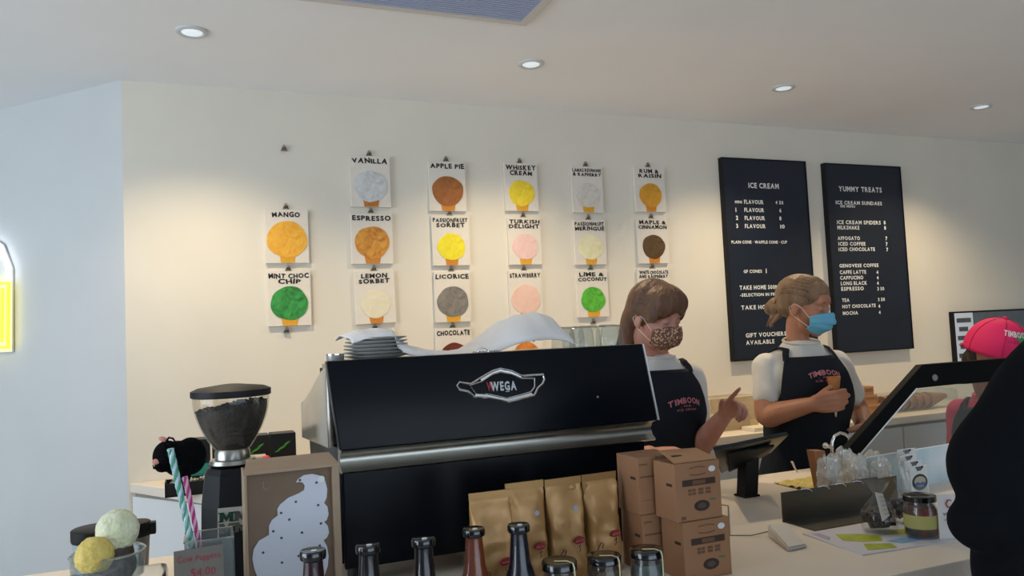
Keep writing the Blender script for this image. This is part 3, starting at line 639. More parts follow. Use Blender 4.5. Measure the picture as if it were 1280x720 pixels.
def stick(label, a_, b_, rad, c1, c2, tag_):
    """twisted candy stick: a strand of each colour wound round the axis"""
    a_, b_ = V(a_), V(b_); L = (a_-b_).length; d = (a_-b_).normalized(); x = d.cross(V((0, 1, 0))).normalized(); y = d.cross(x)
    t = thing('striped_stick', label, 'stick', tuple(b_), 'striped candy sticks in the jar')
    n = 120
    for k, (cc, nm) in enumerate(((c1, 'coloured_strand'), (c2, 'white_strand'), (c1, 'coloured_strand'), (c2, 'white_strand'))):
        pts = [b_+d*L*i/n + (x*cos(i/n*L*150+k*pi/2)+y*sin(i/n*L*150+k*pi/2))*rad*.5 for i in range(n+1)]
        obj(nm, MB().tube(pts, rad*.62, 6), mat('strand_'+cc, cc, .4), t, smooth=True)
    return t
stick('green and white twisted stick, the taller on the left', at(213, 561, YJ-.0), (jb.x+.004, YJ, CZ+.02), .0050, '4f9a78', 'b4c8d8', 0)
stick('pink and white twisted stick with the black cow puppet on top', at(231, 596, YJ+.01), (jb.x+.012, YJ+.01, CZ+.03), .0040, 'c0307a', 'dcb4c8', 0)
pc0 = at(217, 690, YJ-.05); pc1 = at(279, 680, YJ-.05)
card = thing('price_card', 'grey handwritten price card reading Cow Puppets $4.00', 'sign', (pc0.x+.04, YJ-.05, CZ))
ux = (pc1-pc0).normalized(); uz = V((0, .12, 1)).normalized(); W_ = (pc1-pc0).length
bl = pc0 - uz*((pc0.z-CZ)/uz.z); br = pc1 - uz*((pc1.z-CZ)/uz.z)
obj('board', MB().prism([bl, br, pc1, pc0], (0, .002, 0)), mat('grey_card', '68625c', .8, noise_amt=.05), card)
m_red = mat('red_marker', '8c1a2c', .6)
b = MB(); text(b, 'Cow Puppets', lambda x, y: pc0+ux*(x+.005)+uz*(y+.1*0-.019)+V((0, -.0006, 0)), .0098, width=W_*.86, bold=.0, align='l', jit=.6); obj('lettering', b, m_red, card)
b = MB(); text(b, '$4.00', lambda x, y: pc0+ux*(x+.024)+uz*(y-.042)+V((0, -.0006, 0)), .012, width=W_*.5, bold=.0, align='l', jit=.6); obj('lettering', b, m_red, card)
pd_ = at(213, 571, YJ+.035); 
cow = thing('cow_puppet', 'black cow finger puppet with pink ears on the pink stick', 'puppet', tuple(at(229, 600, YJ+.02)))
m_fur = mat('black_plush', '08090b', .95, spec=.1, bump=.5, bscale=300)
b = MB(); b.ball(at(209, 570, YJ+.05), (.023, .024, .026)); b.ball(at(222, 573, YJ+.055), (.024, .024, .03)); b.ball(at(238, 570, YJ+.06), (.026, .022, .032)); b.ball(at(230, 590, YJ+.04), (.012, .012, .022)); b.ball(at(226, 596, YJ+.03), (.007, .008, .014)); b.ball(at(203, 583, YJ+.045), (.012, .015, .01))
organic('plush_head', b, m_fur, cow, vox=.0025, smooth=3)
m_pink = mat('pink_felt', 'cf8c80', .9)
obj('ear', MB().ball(at(197, 577, YJ+.035), (.0085, .004, .0055)), m_pink, cow, smooth=True); obj('ear', MB().ball(at(204, 549, YJ+.045), (.0075, .004, .004), Matrix.Rotation(.4, 3, 'Y')), m_pink, cow, smooth=True)
b = MB(); b.tube([at(208, 552, YJ+.04), at(211, 547, YJ+.04), at(216, 548, YJ+.04), at(220, 553, YJ+.04)], [.002, .002, .0018, .001], 6); obj('forelock', b, m_fur, cow, smooth=True)
obj('horn', MB().tube([at(199, 582, YJ+.03), at(192, 585, YJ+.03), at(191, 581, YJ+.03)], [.004, .0025, .0008], 6), m_fur, cow, smooth=True)
# ------------------------------------------------------------------ items on the back counter, left
m_tea = mat('black_tea_carton', '141517', .45); m_leaf = mat('leaf_green_print', '3f8f2c', .5); m_teal = mat('teal_print', '2c8a78', .5)
YT = 3.02
def carton(pxa, pxb, pyt, label, teal=True, y=YT):
    a_ = at(pxa, pyt, y); b_ = at(pxb, pyt, y)
    t = thing('tea_carton', label, 'box', ((a_.x+b_.x)/2, y+.05, CZ), 'black tea cartons on the back counter')
    obj('carton', MB().box((a_.x+.001, y, CZ), (b_.x-.001, y+.085, a_.z), .002), m_tea, t)
    cx = (a_.x+b_.x)/2; cz = a_.z-.052; b = MB()
    for k, (dx, dz, s, ang) in enumerate(((.012, .012, .026, .55), (-.006, -.002, .026, .35), (-.022, -.012, .016, .2))):
        pts = []
        for i in range(9): f = i/8; pts.append((f-.5, .16*sin(pi*f)+.08*f*f))
        for i in range(8, -1, -1): f = i/8; pts.append((f-.5, -.05*sin(pi*f)+.08*f*f))
        b.prism([V((cx+dx+s*1.3*(x*cos(ang)-z*sin(ang)), y-.0008, cz+dz+s*1.3*(x*sin(ang)+z*cos(ang)))) for x, z in pts[:-1]], (0, .0006, 0))
    obj('leaf_print', b, m_leaf, t)
    if teal:
        obj('label_band', MB().box((cx-.034, y-.001, a_.z-.125), (cx+.034, y, a_.z-.085)), m_teal, t)
        for k in range(2):
            b = MB(); text(b, ('HERBAL', 'TEA')[k] if False else ('· · · ·'), plane_fn((cx, y-.0014, a_.z-.102-k*.014), (1, 0, 0), (0, 0, 1)), .004, width=.05); obj('print', b, mat('teal_pale', '9fd0c0', .5), t)
carton(338, 370, 543, 'black carton with green leaf mark, furthest right of the row')
carton(305, 337, 546, 'black carton with green leaf mark, just right of the grinder hopper')
carton(265, 297, 549, 'black carton with green leaf mark, mostly behind the grinder hopper')
carton(231, 263, 551, 'black carton at the left of the row, partly behind the cow puppet')
a_ = at(206, 588, 2.98); 
tr_ = thing('sample_tray', 'black open tray of pale tea samples under the leftmost carton', 'tray', (a_.x+.09, 2.96, CZ))
obj('tray', MB().box((a_.x, 2.94, CZ), (a_.x+.16, 2.944, CZ+.045)).box((a_.x, 3.01, CZ), (a_.x+.16, 3.014, CZ+.05)).box((a_.x, 2.94, CZ), (a_.x+.004, 3.014, CZ+.05)).box((a_.x+.156, 2.94, CZ), (a_.x+.16, 3.014, CZ+.05)).box((a_.x, 2.94, CZ), (a_.x+.16, 3.014, CZ+.004)), m_tea, tr_)
b = MB()
for k in range(46): b.ball((a_.x+.02+random.random()*.13, 2.955+random.random()*.045, CZ+.03+random.random()*.022), random.uniform(.006, .009), sub=1)
so = obj('sample_filling', b, mat('tea_samples', 'cfc7b4', .7, col2='6a5c3c', nscale=60), tr_); so['kind'] = 'stuff'
a_ = at(298, 575, 2.94)
wc = thing('cream_dish', 'low cream box dish on the back counter behind the grinder neck', 'dish', (a_.x, 2.965, CZ+.0))
obj('bowl', MB().box((-.075, -.02, 0), (.085, .03, a_.z-CZ), .006).box((-.085, -.024, a_.z-CZ-.004), (.095, .034, a_.z-CZ+.006), .003), mat('cream_ceramic', 'c9bfae', .4), wc, world=False, smooth=40)
obj('pink_lid', MB().lathe([(.012, 0), (.012, .03), (.008, .034)], (at(333, 577, 2.93).x, 2.935, at(333, 582, 2.93).z)), mat('pink_cap', 'd03a50', .5), wc, smooth=True)
# ------------------------------------------------------------------ front left: cups, ice cream models, chrome box
def lidcup(pxc, wpx, pyl, pyb, Y, col, label, knob=0):
    c = at(pxc, pyl, Y); d = c.x*.377+c.y*.924; r = wpx/2/FPX*d
    t = thing('lidded_cup', label, 'cup', (c.x, Y, CZ), 'lidded cups at the front left'); zl = c.z; zb2 = at(pxc, pyb, Y).z
    obj('body', MB().lathe([(r*.78, CZ), (r*.8, CZ+.004), (r*.97, zb2)], (c.x, Y, 0), 32), mat('cup_'+col, col, .35), t, smooth=True)
    obj('lid', MB().lathe([(r, zb2-.006), (r*1.03, zb2), (r*1.03, zl-.002), (r*.96, zl)], (c.x, Y, 0), 32), m_black, t, smooth=True)
    if knob: obj('lid_clip', MB().box((c.x+r*.9, Y-.012, zb2-.006), (c.x+r*1.35, Y+.012, zl-.004), .003), m_black, t)
lidcup(121, 56, 659, 671, 1.80, '8f9fb4', 'blue-grey cup with a black lid behind the yellow scoop')
lidcup(168, 36, 652, 666, 1.96, '6c6e70', 'dark grey cup with a clipped black lid behind the cream scoop', 1)
Yc = 1.43; zc = 1.062
a_ = at(128, 715, 1.36); e_ = at(207, 703, 1.40)
cb_ = thing('napkin_box', 'polished chrome box with rounded edges under the glass dish', 'box', (-.11, 1.42, CZ))
obj('casing', MB().box((-.235, 1.335, CZ), (e_.x, 1.53, zc), .012), m_chrome, cb_, smooth=60)
obj('napkin_slot', MB().box((-.20, 1.332, CZ+.03), (e_.x-.035, 1.3345, zc-.03), .0008), mat('napkin_white', 'd8d8d4', .9), cb_)
dc = V((at(135, 700, Yc).x, Yc, zc))
ds = thing('glass_dish', 'shallow clear glass dish holding two model ice cream scoops', 'dish', tuple(dc))
zr_ = at(135, 690, Yc-.0).z - zc
obj('bowl', MB().lathe([(.03, 0), (.04, .001), (.052, .012), (.055, zr_), (.053, zr_), (.050, .013), (.038, .004), (.001, .004)], n=40, capb=True), m_glass2, ds, world=False, smooth=True)
obj('rim', MB().tube([V((.0545*cos(a), .0545*sin(a), zr_)) for a in [k*pi/18 for k in range(36)]], .0018, 6, closed=True), mat('thick_glass', 'e6e4da'), ds, world=False, smooth=True)
def scoop(c, r, m_, label, seed):
    b = MB(); t = bmesh.new(); bmesh.ops.create_icosphere(t, subdivisions=5, radius=1)
    for v in t.verts:
        n_ = v.co.normalized(); k = 1+.05*noise.noise(n_*3+V((seed, 0, 0)))+.045*noise.noise(n_*9+V((0, seed, 0)))+.02*noise.noise(n_*22)
        if n_.z < -.35: k *= 1+.16*(-n_.z-.35)+.07*noise.noise(V((n_.x*6, n_.y*6, seed)))
        v.co = n_*r*k; v.co.z = max(v.co.z, -r*.82)
    b.merge(t, Matrix.Translation(c))
    o = obj('ice_cream_scoop', b, m_, loc=tuple(V(c)-V((0, 0, r*.82))), smooth=True); tag(o, label, 'ice cream', 'model ice cream scoops in the dish'); return o
c_a = at(118, 694, Yc-.030); c_b = at(147, 662, Yc+.012)
scoop(c_a, .0275, mat('lemon_scoop', 'dcc66e', .6, col2='d0b45c', nscale=60, bump=.4, bscale=90), 'yellow model scoop, the lower and smaller of the two', 3)
scoop(c_b, .0320, mat('cream_scoop', 'deddc2', .6, col2='d2d6ac', nscale=50, bump=.4, bscale=90), 'cream-white model scoop, the upper and larger of the two', 8)
# a dark scoop base under the cream one
o = obj('ice_cream_scoop', MB().lathe([(.020, 0), (.026, .01), (.027, .022), (.022, c_b.z-.026-zc-.004)], (c_b.x, c_b.y, zc+.005), 28), mat('chocolate_scoop', '4c4038', .6, bump=.4, bscale=90), loc=(c_b.x, c_b.y, zc+.005), smooth=True)
tag(o, 'dark brown model scoop beneath the cream-white one', 'ice cream', 'model ice cream scoops in the dish')
# ------------------------------------------------------------------ coffee bags
m_bag = mat('gold_kraft_foil', 'b58c5a', .4, .25, col2='9c7444', nscale=9, bump=.25, bscale=14)
m_redp = mat('red_print', '8a1f26', .5); m_brp = mat('brown_print', '5a3220', .5); m_valve = mat('valve_grey', '9aa0b4', .4)
BW, BD_ = .078, .048
def bagmesh(h, seed):
    b = MB(); nu, nv = 40, 26; rg = []
    for j in range(nv+1):
        f = j/nv; z = h*f
        dd = BD_/2*(1-.0*f) if f < .55 else BD_/2*max(.03, (1-((f-.55)/.37))) if f < .92 else .0008
        ww = BW/2*(1 if f < .55 else 1+.05*min(1, (f-.55)/.37))
        row = []
        for i in range(nu):
            a = 2*pi*i/nu; ca, sa = cos(a), sin(a); e = .5
            x = ww*(abs(ca)**e)*(1 if ca >= 0 else -1); y = dd*(abs(sa)**e)*(1 if sa >= 0 else -1)
            if f < .92:
                n = noise.noise(V((x*30+seed, z*14, y*10)))*.009 + noise.noise(V((x*60+z*40, z*45-x*20, seed)))*.0048
                y += n*(1 if sa >= 0 else -1)*min(1, f*6); x += noise.noise(V((seed, z*25, ca)))*.0015
            row.append(b.bm.verts.new((x, y, z)))
        rg.append(row)
    for A, B in zip(rg, rg[1:]):
        for i in range(nu): b.bm.faces.new((A[i], A[(i+1) % nu], B[(i+1) % nu], B[i]))
    b.bm.faces.new(rg[0][::-1]); b.bm.faces.new(rg[-1]); return b
def bag(pxc, pyt, Y, label, seed, valve, rz):
    c = at(pxc, pyt, Y); h = c.z-CZ
    # keep the foot under the top
    t = thing('coffee_bag', label, 'bag', (c.x, Y, CZ), 'gold coffee bags in front of the machine', rz)
    obj('pouch', bagmesh(h, seed), m_bag, t, world=False, smooth=True)
    obj('crimp_seal', MB().box((-BW*.53, -.0016, h*.93), (BW*.53, .0016, h)), mat('gold_seal', '9c7848', .4, .5), t, world=False)
    y = -BD_/2-.008; zc_ = h*.40
    b = MB(); b.prism([V((.016+.0115*cos(a), y, zc_+.0068*sin(a)+.0016*cos(a))) for a in [k*pi/10 for k in range(20)]], (0, .004, 0)); obj('red_badge', b, m_redp, t, world=False)
    b = MB(); text(b, 'Genovese', plane_fn((.016, y-.0003, zc_-.0015), (1, 0, .1), (0, 0, 1)), .003, width=.017, bold=0); obj('badge_lettering', b, mat('badge_pale', 'c8a0a0', .5), t, world=False)
    b = MB(); b.tube([V((.016+x, y+.0015, zc_+z)) for x, z in ((.002, -.009), (-.001, -.014), (.002, -.018), (-.003, -.023))], [.002, .0025, .0018, .0008], 6, flat=.3)
    b.tube([V((-.030+x, y+.0015, zc_-.03+z)) for x, z in ((0, -.004), (.004, .008), (.011, .017), (.016, .014), (.012, .005))], .0011, 5); obj('brown_motif', b, m_brp, t, world=False)['kind'] = 'stuff'
    if valve:
        b = MB(); b.prism([V((.018+.0052*cos(a), -.0155-.001, h*.70+.0052*sin(a))) for a in [k*pi/9 for k in range(18)]], (0, .006, 0)); obj('valve', b, m_valve, t, world=False)
bag(655, 602, 1.47, 'gold coffee bag with a pale valve, second from the left', 1.3, 1, 0)
bag(703, 597, 1.47, 'gold coffee bag with a pale valve, third from the left', 5.1, 1, .03)
bag(748, 591, 1.48, 'gold coffee bag furthest right, next to the cartons', 9.7, 0, .05)
bag(612, 614, 1.405, 'gold coffee bag furthest left and nearest, shorter than the others', 13.2, 0, -.04)
# ------------------------------------------------------------------ sauce bottles and jars along the front
m_cap = mat('black_screw_cap', '0e0f10', .18, coat=.5)
def bottle(px, py, Y, col, label):
    c = at(px, py, Y); h = c.z-CZ
    t = thing('sauce_bottle', label, 'bottle', (c.x, Y, CZ), 'sauce bottles along the counter front')
    pr = [(.028, 0), (.031, .004), (.031, h*.36), (.027, h*.48), (.0195, h*.62), (.0162, h*.76), (.0155, h*.92)]
    obj('glass_body', MB().lathe(pr, n=32), glass('bottle_glass', 'ffffff', 0, k=.12), t, world=False, smooth=True)
    obj('sauce', MB().lathe([(r-.0018, z+.003) for r, z in pr[:-2]]+[(.0140, h*.915)], n=28), mat('sauce_'+col, col, .3, spec=.4), t, world=False, smooth=True)
    obj('cap', MB().lathe([(.0165, h*.925), (.0190, h*.93), (.0195, h*.945), (.0195, h-.003), (.0180, h), (.012, h-.001)], n=32), m_cap, t, world=False, smooth=True)
    obj('cap_highlight', MB().lathe([(.0045, h-.0008), (.0045, h)], (.001, -.004, 0), 16), mat('cap_highlight_white', 'e8e8e4', .4), t, world=False)  # white dot paints the tiny highlight on top of the cap
bottle(391, 687, 1.235, '2a0f12', 'dark plum sauce bottle in front of the kraft display box')
bottle(460, 680, 1.26, '0c0a10', 'near-black sauce bottle, second from the left')
bottle(529, 672, 1.26, '100a0e', 'near-black sauce bottle, middle one of the five')
bottle(592, 660, 1.29, '6a3018', 'orange-brown sauce bottle in front of the leftmost coffee bag')
bottle(648, 655, 1.27, '10101f', 'dark blue-purple sauce bottle, furthest right of the five')
def pjar(c, h, r, label, contents, loc, band='c8bc60', yaw=0, strip=True, bandz=(.08, .42)):
    t = thing('preserve_jar', label, 'jar', loc, 'preserve jars', yaw)
    obj('glass_body', MB().lathe([(r*.9, 0), (r, .004), (r, h*.68), (r*.86, h*.80), (r*.84, h*.88)], n=36), glass('jar_clear', 'f0f4f4', .1, k=.25), t, world=False, smooth=True)
    obj('contents', MB().lathe([(r*.88, .004), (r*.955, .008), (r*.955, h*.64), (r*.80, h*.76)], n=32), contents, t, world=False, smooth=True)
    obj('label', MB().lathe([(r*1.008, h*bandz[0]), (r*1.012, h*bandz[1])], n=36, capb=False, capt=False), mat('label_'+band, band, .6), t, world=False, smooth=True)
    for k, s in enumerate(('OLIVES', 'IN OIL')[:0]): pass
    obj('lid', MB().lathe([(r*.92, h*.86), (r*.98, h*.865), (r*.98, h*.985), (r*.93, h), (r*.5, h-.001)], n=36), m_cap, t, world=False, smooth=True)
    if strip:
        b = MB(); rr_ = r*.99; b.tube([V((-r*.35, -r*.1, h+.0006)), V((r*.25, -r*.45, h+.0008)), V((r*.42, -r*.86, h*.995)), V((r*.46, -r*.93, h*.93)), V((r*.48, -r*.93, h*.8)), V((r*.47, -r*.93, h*.55))], .0022, 6, flat=.3)
        obj('seal_strip', b, mat('seal_pale', 'd8cfa4', .5), t, world=False)
    return t
def veg(n, a, b_): return mat('preserve_'+n, a, .4, col2=b_, nscale=34, bump=.4, bscale=50)
for px, py, Y, h_, lb, cn, bd_ in ((699, 703, 1.25, 0, 'small black-lidded jar nearest the dark blue bottle', veg('dark', '24221c', '3c2c20'), '8a8450'), (755, 696, 1.27, 0, 'middle black-lidded jar with green and red preserves', veg('green', '2f4424', '7a3428'), '6a7050'), (808, 688, 1.25, 0, 'black-lidded jar with a yellow label, beside the cartons', veg('pale', '4a5450', '2c3430'), 'c2b85c')):
    c = at(px, py, Y); pjar(c, c.z-CZ+.004, .031, lb, cn, (c.x, Y, CZ), bd_)
c = atz(1153, 670, CZ); jm = atz(1153, 672, CZ)
pjar(c, .092, .0355, 'large olive jar with a yellow label on the map card', veg('olive', '1e3428', '7a2c24'), (jm.x, jm.y, CZ+.0035), 'a5a060', strip=False, bandz=(.24, .56))
# ------------------------------------------------------------------ stacked cartons
m_ct = mat('brown_carton', '9a7050', .75, noise_amt=.05, nscale=10); m_cd = mat('carton_print', '3c2c22', .7); m_cl = mat('carton_line_print', '6c4c36', .7)
def ctn(x0, x1, y0, y1, z0, z1, label, face):
    t = thing('carton', label, 'box', ((x0+x1)/2, (y0+y1)/2, z0), 'stacked brown cartons')
    obj('box_body', MB().box((x0, y0, z0), (x1, y1, z1), .0012), m_ct, t)
    W2, H2 = x1-x0, z1-z0; y = y0-.0006; P = lambda u, v: V((x0+u*W2, y, z0+v*H2))
    if face:
        obj('dark_band', MB().prism([P(.16, .60), P(.88, .60), P(.88, .71), P(.16, .71)], (0, .0005, 0)), m_cd, t)
        b = MB(); text(b, 'KEEPCUP', plane_fn(P(.52, .63)-V((0, .0005, 0)), (1, 0, 0), (0, 0, 1)), H2*.05, width=W2*.26, bold=.02) if False else b.prism([P(.38, .62), P(.66, .62), P(.66, .69), P(.38, .69)], (0, -.0004, 0)); obj('band_window', b, m_cl, t)
        b = MB(); N = 24; b.prism([P(.56+.17*cos(2*pi*k/N), .24+.095*sin(2*pi*k/N)) for k in range(N)], (0, .0005, 0)); obj('round_print', b, m_cd, t)
        b = MB(); b.prism([P(.56+.09*cos(2*pi*k/N), .24+.05*sin(2*pi*k/N))-V((0, .0004, 0)) for k in range(N)], (0, .0003, 0)); obj('round_print_centre', b, mat('print_grey', '4e463e'), t)
        b = MB()
        for v0 in (.545, .485):
            for u0 in (.28, .37, .50, .66): b.prism([P(u0, v0-.045), P(u0+.07+.04*(u0 > .45), v0-.045), P(u0+.07+.04*(u0 > .45), v0), P(u0, v0)], (0, .0005, 0))
        b.prism([P(.1, .03), P(.2, .03), P(.2, .09), P(.1, .09)], (0, .0005, 0))
        for s_, zz_ in ((-1, .80), (1, .90)):
            b.tube([P(.5+.17*k/4*1.0, zz_+s_*.02*(1-(k/4)**2)) for k in range(-4, 5)], .0008, 5)
        obj('line_print', b, m_cl, t)['kind'] = 'stuff'
        b = MB(); b.prism([P(.82+.075*cos(2*pi*k/N), .86+.052*sin(2*pi*k/N))-V((0, .0002, 0)) for k in range(N)], (0, .0006, 0)); obj('round_sticker', b, mat('pale_sticker', 'c8c8d0'), t)
        b = MB(); b.prism([P(.80+.07*cos(2*pi*k/8)*1.2, .33+.02*sin(2*pi*k/8)) for k in range(8)], (0, .0005, 0)); obj('leaf_mark', b, mat('leaf_mark', '5a7048'), t)
    else:
        b = MB()
        b.prism([P(.08, .86), P(.5, .86), P(.5, .885), P(.08, .885)], (0, .0005, 0)); b.prism([P(.1, .64), P(.92, .64), P(.92, .67), P(.1, .67)], (0, .0005, 0)); b.prism([P(.0, .24), P(1, .24), P(1, .243), P(.0, .243)], (0, .0005, 0))
        obj('line_print', b, m_cl, t)['kind'] = 'stuff'
    # side print on the left wall
    b = MB(); xx = x0-.0005; b.box((xx, y0+.01, z0+H2*.6), (x0, y0+.03, z0+H2*.65)); obj('side_print', b, m_cd, t)
    return t
YX = 1.335
f0 = at(842, 580, YX); f1 = at(899, 577, YX); bh = (f0.z-CZ)/2
fx0 = f0.x; fw = f1.x-f0.x
top = ctn(fx0, fx0+fw, YX, YX+.075, CZ+bh, CZ+2*bh-.002, 'brown carton on top of the front stack, round sticker at its corner', True)
ctn(fx0+.010, fx0+fw+.012, YX-.004, YX+.073, CZ, CZ+bh-.001, 'brown carton at the bottom of the front stack', True)
zt3 = CZ+2*bh
fl_ = MB(); fl_.prism([(fx0+.004, YX+.004, zt3-.001), (fx0+fw-.002, YX+.004, zt3-.001), (fx0+fw-.004, YX+.07, zt3+.012), (fx0+.012, YX+.07, zt3+.016)], (0, 0, .0015)); obj('lid_flap', fl_, mat('carton_flap', 'a87c58', .75), top)
sl_ = MB(); sl_.prism([(fx0+.016, YX+.03, zt3+.0085), (fx0+.042, YX+.032, zt3+.0075), (fx0+.040, YX+.037, zt3+.0085), (fx0+.018, YX+.036, zt3+.0095)], (0, 0, .001)); obj('lid_slot', sl_, m_cd, top)
YX2 = 1.42; g0_ = at(796, 572, YX2); g1_ = at(820.5, 572, YX2); g2_ = at(846, 572, YX2)
w2 = g1_.x-g0_.x
for k, (lv, zz0) in enumerate((('lower', CZ), ('upper', CZ+(g0_.z-CZ)/2))):
    hh = (g0_.z-CZ)/2-.001
    for j, nm in enumerate(('left', 'second')):
        x0 = g0_.x+.004*(1-k)+j*(w2+.0015)
        ctn(x0, x0+w2, YX2, YX2+.085, zz0, zz0+hh, '%s slim brown carton of the %s column behind the front stack' % (lv, 'left' if j == 0 else 'inner'), False)
# dark beans-like tins poking out at the right of the stack
kx = fx0+fw+.020
kn = tag(obj('black_knob_strip', MB().ball((kx, YX+.085, CZ+.165), (.011, .010, .010)).ball((kx+.002, YX+.085, CZ+.147), (.011, .010, .010)).ball((kx+.002, YX+.085, CZ+.128), (.010, .010, .010)).box((kx-.008, YX+.08, CZ), (kx+.006, YX+.09, CZ+.16)), m_black, loc=(kx, YX+.085, CZ), smooth=True), 'black knobbly strip standing just right of the carton stack', 'strip')
# ------------------------------------------------------------------ till area
s0 = atz(934, 620, CZ)
tb_ = thing('tablet_stand', 'black tilted tablet till on a square post, seen from behind', 'tablet', (s0.x, s0.y, CZ))
obj('base_plate', MB().box((s0.x-.027, s0.y-.024, CZ), (s0.x+.027, s0.y+.026, CZ+.006), .002), m_black, tb_)
ptop = at(936, 568, s0.y)
obj('post', MB().prism([(s0.x-.023, s0.y-.02, CZ+.004), (s0.x+.023, s0.y-.02, CZ+.004), (s0.x+.023, s0.y+.02, CZ+.004), (s0.x-.023, s0.y+.02, CZ+.004)], (ptop.x-s0.x, .0, ptop.z-CZ), .003), m_black, tb_)
A, B_, C_, D_ = at(893, 564, 1.76), at(986, 544, 1.76), at(964, 566, 1.93), at(902, 592, 1.93)
nrm = (B_-A).cross(D_-A).normalized(); nrm = nrm if nrm.z > 0 else -nrm
obj('tablet', MB().prism([A, B_, C_, D_], nrm*.012, .003), mat('tablet_shell', '14181a', .3), tb_, smooth=30)
obj('screen', MB().prism([A.lerp(C_, .05)+nrm*.0122, B_.lerp(D_, .05)+nrm*.0122, C_.lerp(A, .05)+nrm*.0122, D_.lerp(B_, .05)+nrm*.0122], nrm*.001), m_gloss, tb_)
obj('back_plate', MB().prism([A.lerp(C_, .22), B_.lerp(D_, .22), C_.lerp(A, .1), D_.lerp(B_, .1)], -nrm*.008, .002), m_black, tb_)
# card reader
r0, r1, r2, r3 = atz(960, 671, CZ), atz(985, 690, CZ), atz(1009, 685, CZ), atz(985, 668, CZ)
cr = thing('card_reader', 'white wedge-shaped card reader on the counter before the steel rack', 'card reader', tuple((r0+r2)/2))
hi = V((0, 0, .030)); lo_ = V((0, 0, .008))
b = MB(); b.faces([r0, r1, r2, r3, r0+hi, r1+lo_+V((0, 0, .002)), r2+lo_, r3+hi*.9], [(3,2,1,0), (4,5,6,7), (0,1,5,4), (1,2,6,5), (2,3,7,6), (3,0,4,7)])
bmesh.ops.bevel(b.bm, geom=b.bm.edges[:], offset=.003, segments=2, affect='EDGES'); obj('shell', b, mat('white_abs', 'cfc8be', .4), cr, smooth=40)
obj('cable', MB().tube([r0+V((.004, 0, .012)), r0+V((-.03, .02, .003)), r0+V((-.07, .05, .002)), atz(910, 632, CZ+.002), atz(880, 628, CZ+.002)], .0013, 6), mat('cable_grey', '6c6660', .5), cr, smooth=True)
# steel rack
q0 = atz(979, 653, CZ); zt4 = at(977, 616, q0.y).z; xr1 = 1.74
rk = thing('steel_rack', 'dark brushed steel angle rack with bright clips along its top', 'rack', (q0.x, q0.y, CZ))
m_dk = mat('dark_steel', '6a675e', .3, .9, bump=.05, bscale=30, stretch=(1, 1, 30))
obj('back_plate', MB().box((q0.x, q0.y, CZ), (xr1, q0.y+.003, zt4)), m_dk, rk); obj('base_shelf', MB().box((q0.x+.002, q0.y-.105, CZ), (xr1, q0.y, CZ+.003)), m_dk, rk)
for px in (1008, 1030, 1051, 1073):
    c = at(px, 611, q0.y-.003); c.z = zt4
    obj('clip', MB().tube([c+V((-.014, .004, .0)), c+V((-.008, -.004, .003)), c+V((.004, -.006, .001)), c+V((.012, -.004, -.006))], .0022, 6), m_chrome, rk, smooth=True)
# map card and what stands on it
L_, F_, Q_ = atz(1003, 668, CZ), atz(1078, 695, CZ), atz(1200, 676, CZ); K_ = L_+Q_-F_
mp_ = thing('map_card', 'flat illustrated map card in lime green and blue on the counter', 'card', tuple((L_+Q_)/2))
up = V((0, 0, .003)); obj('card', MB().prism([L_, F_, Q_, K_], up), mat('map_white', 'cfccd2', .4), mp_)
def mp(u, v, h=.0032): return L_ + (F_-L_)*u + (K_-L_)*v + V((0, 0, h))
def patch(pts, col, nm): obj(nm, MB().prism([mp(*p) for p in pts], (0, 0, .0003)), mat('map_'+col, col, .4, noise_amt=.12, nscale=40), mp_)
patch([(.22,.22),(.48,.14),(.62,.26),(.68,.42),(.50,.52),(.34,.42)], 'a8b030', 'green_print'); patch([(.68,.22),(.9,.12),(.96,.38),(.8,.42)], 'a8b030', 'green_print'); patch([(.3,.62),(.5,.6),(.62,.82),(.4,.9)], 'a8b030', 'green_print')
patch([(.70,.44),(.86,.50),(.80,.94),(.66,.8)], '7fa8c8', 'blue_print'); patch([(.08,.05),(.4,.05),(.3,.12),(.1,.12)], 'a8a0b8', 'lilac_print')
m_choc = mat('dark_chocolate', '2c1a14', .35, noise_amt=.3, nscale=50)
def chocbag(c, label, n, r, h, tagc):
    t = thing('chocolate_bag', label, 'bag', tuple(c), 'clear bags of chocolate')
    rnd = random.Random(n)
    for k in range(n):
        a = rnd.uniform(0, 2*pi); q_ = r*.72*sqrt(rnd.random()); z = .010+.042*rnd.random()*(1-q_/r*.5)
        b = MB(); b.box((-.012, -.009, -.005), (.012, .009, .005), .001); b.xf(Matrix.Translation((q_*cos(a), q_*sin(a), z+.006)) @ Matrix.Rotation(rnd.uniform(0, 3), 4, 'Z') @ Matrix.Rotation(rnd.uniform(-.9, .9), 4, 'X'))
        obj('chocolate_piece', b, m_choc, t, world=False)
    fn = lambda a, z: 1+.06*sin(5*a+z*60)+.03*sin(11*a)
    obj('film', MB().lathe([(r*.9, .001), (r*1.02, .012), (r*1.0, .045), (r*.7, .062), (r*.35, .078), (r*.25, .086), (r*.5, .100), (r*.7, h)], n=40, capt=False, fn=fn), glass('thin_film', 'f6f8f8', .12, .1, k=.5), t, world=False, smooth=True)
    if tagc:
        obj('paper_tag', MB().prism([(-.035, -r*.75, .098), (-.012, -r*.75, .092), (-.008, -r*1.05, .044), (-.031, -r*1.05, .034)], (0, .001, 0)), mat('tag_paper', 'cfc8be', .7), t, world=False)
        b = MB()
        for k in range(5): b.box((-.028, -r*.79-.002-.0028*k, .086-k*.009), (-.014+.002*(k % 2), -r*.79-.0012-.0028*k, .087-k*.009))
        obj('tag_print', b, mat('tag_grey', '8c8882', .7), t, world=False)
chocbag(atz(1100, 664, CZ+.0035), 'clear bag of dark chocolate pieces with a pale paper tag', 22, .037, .115, 1)
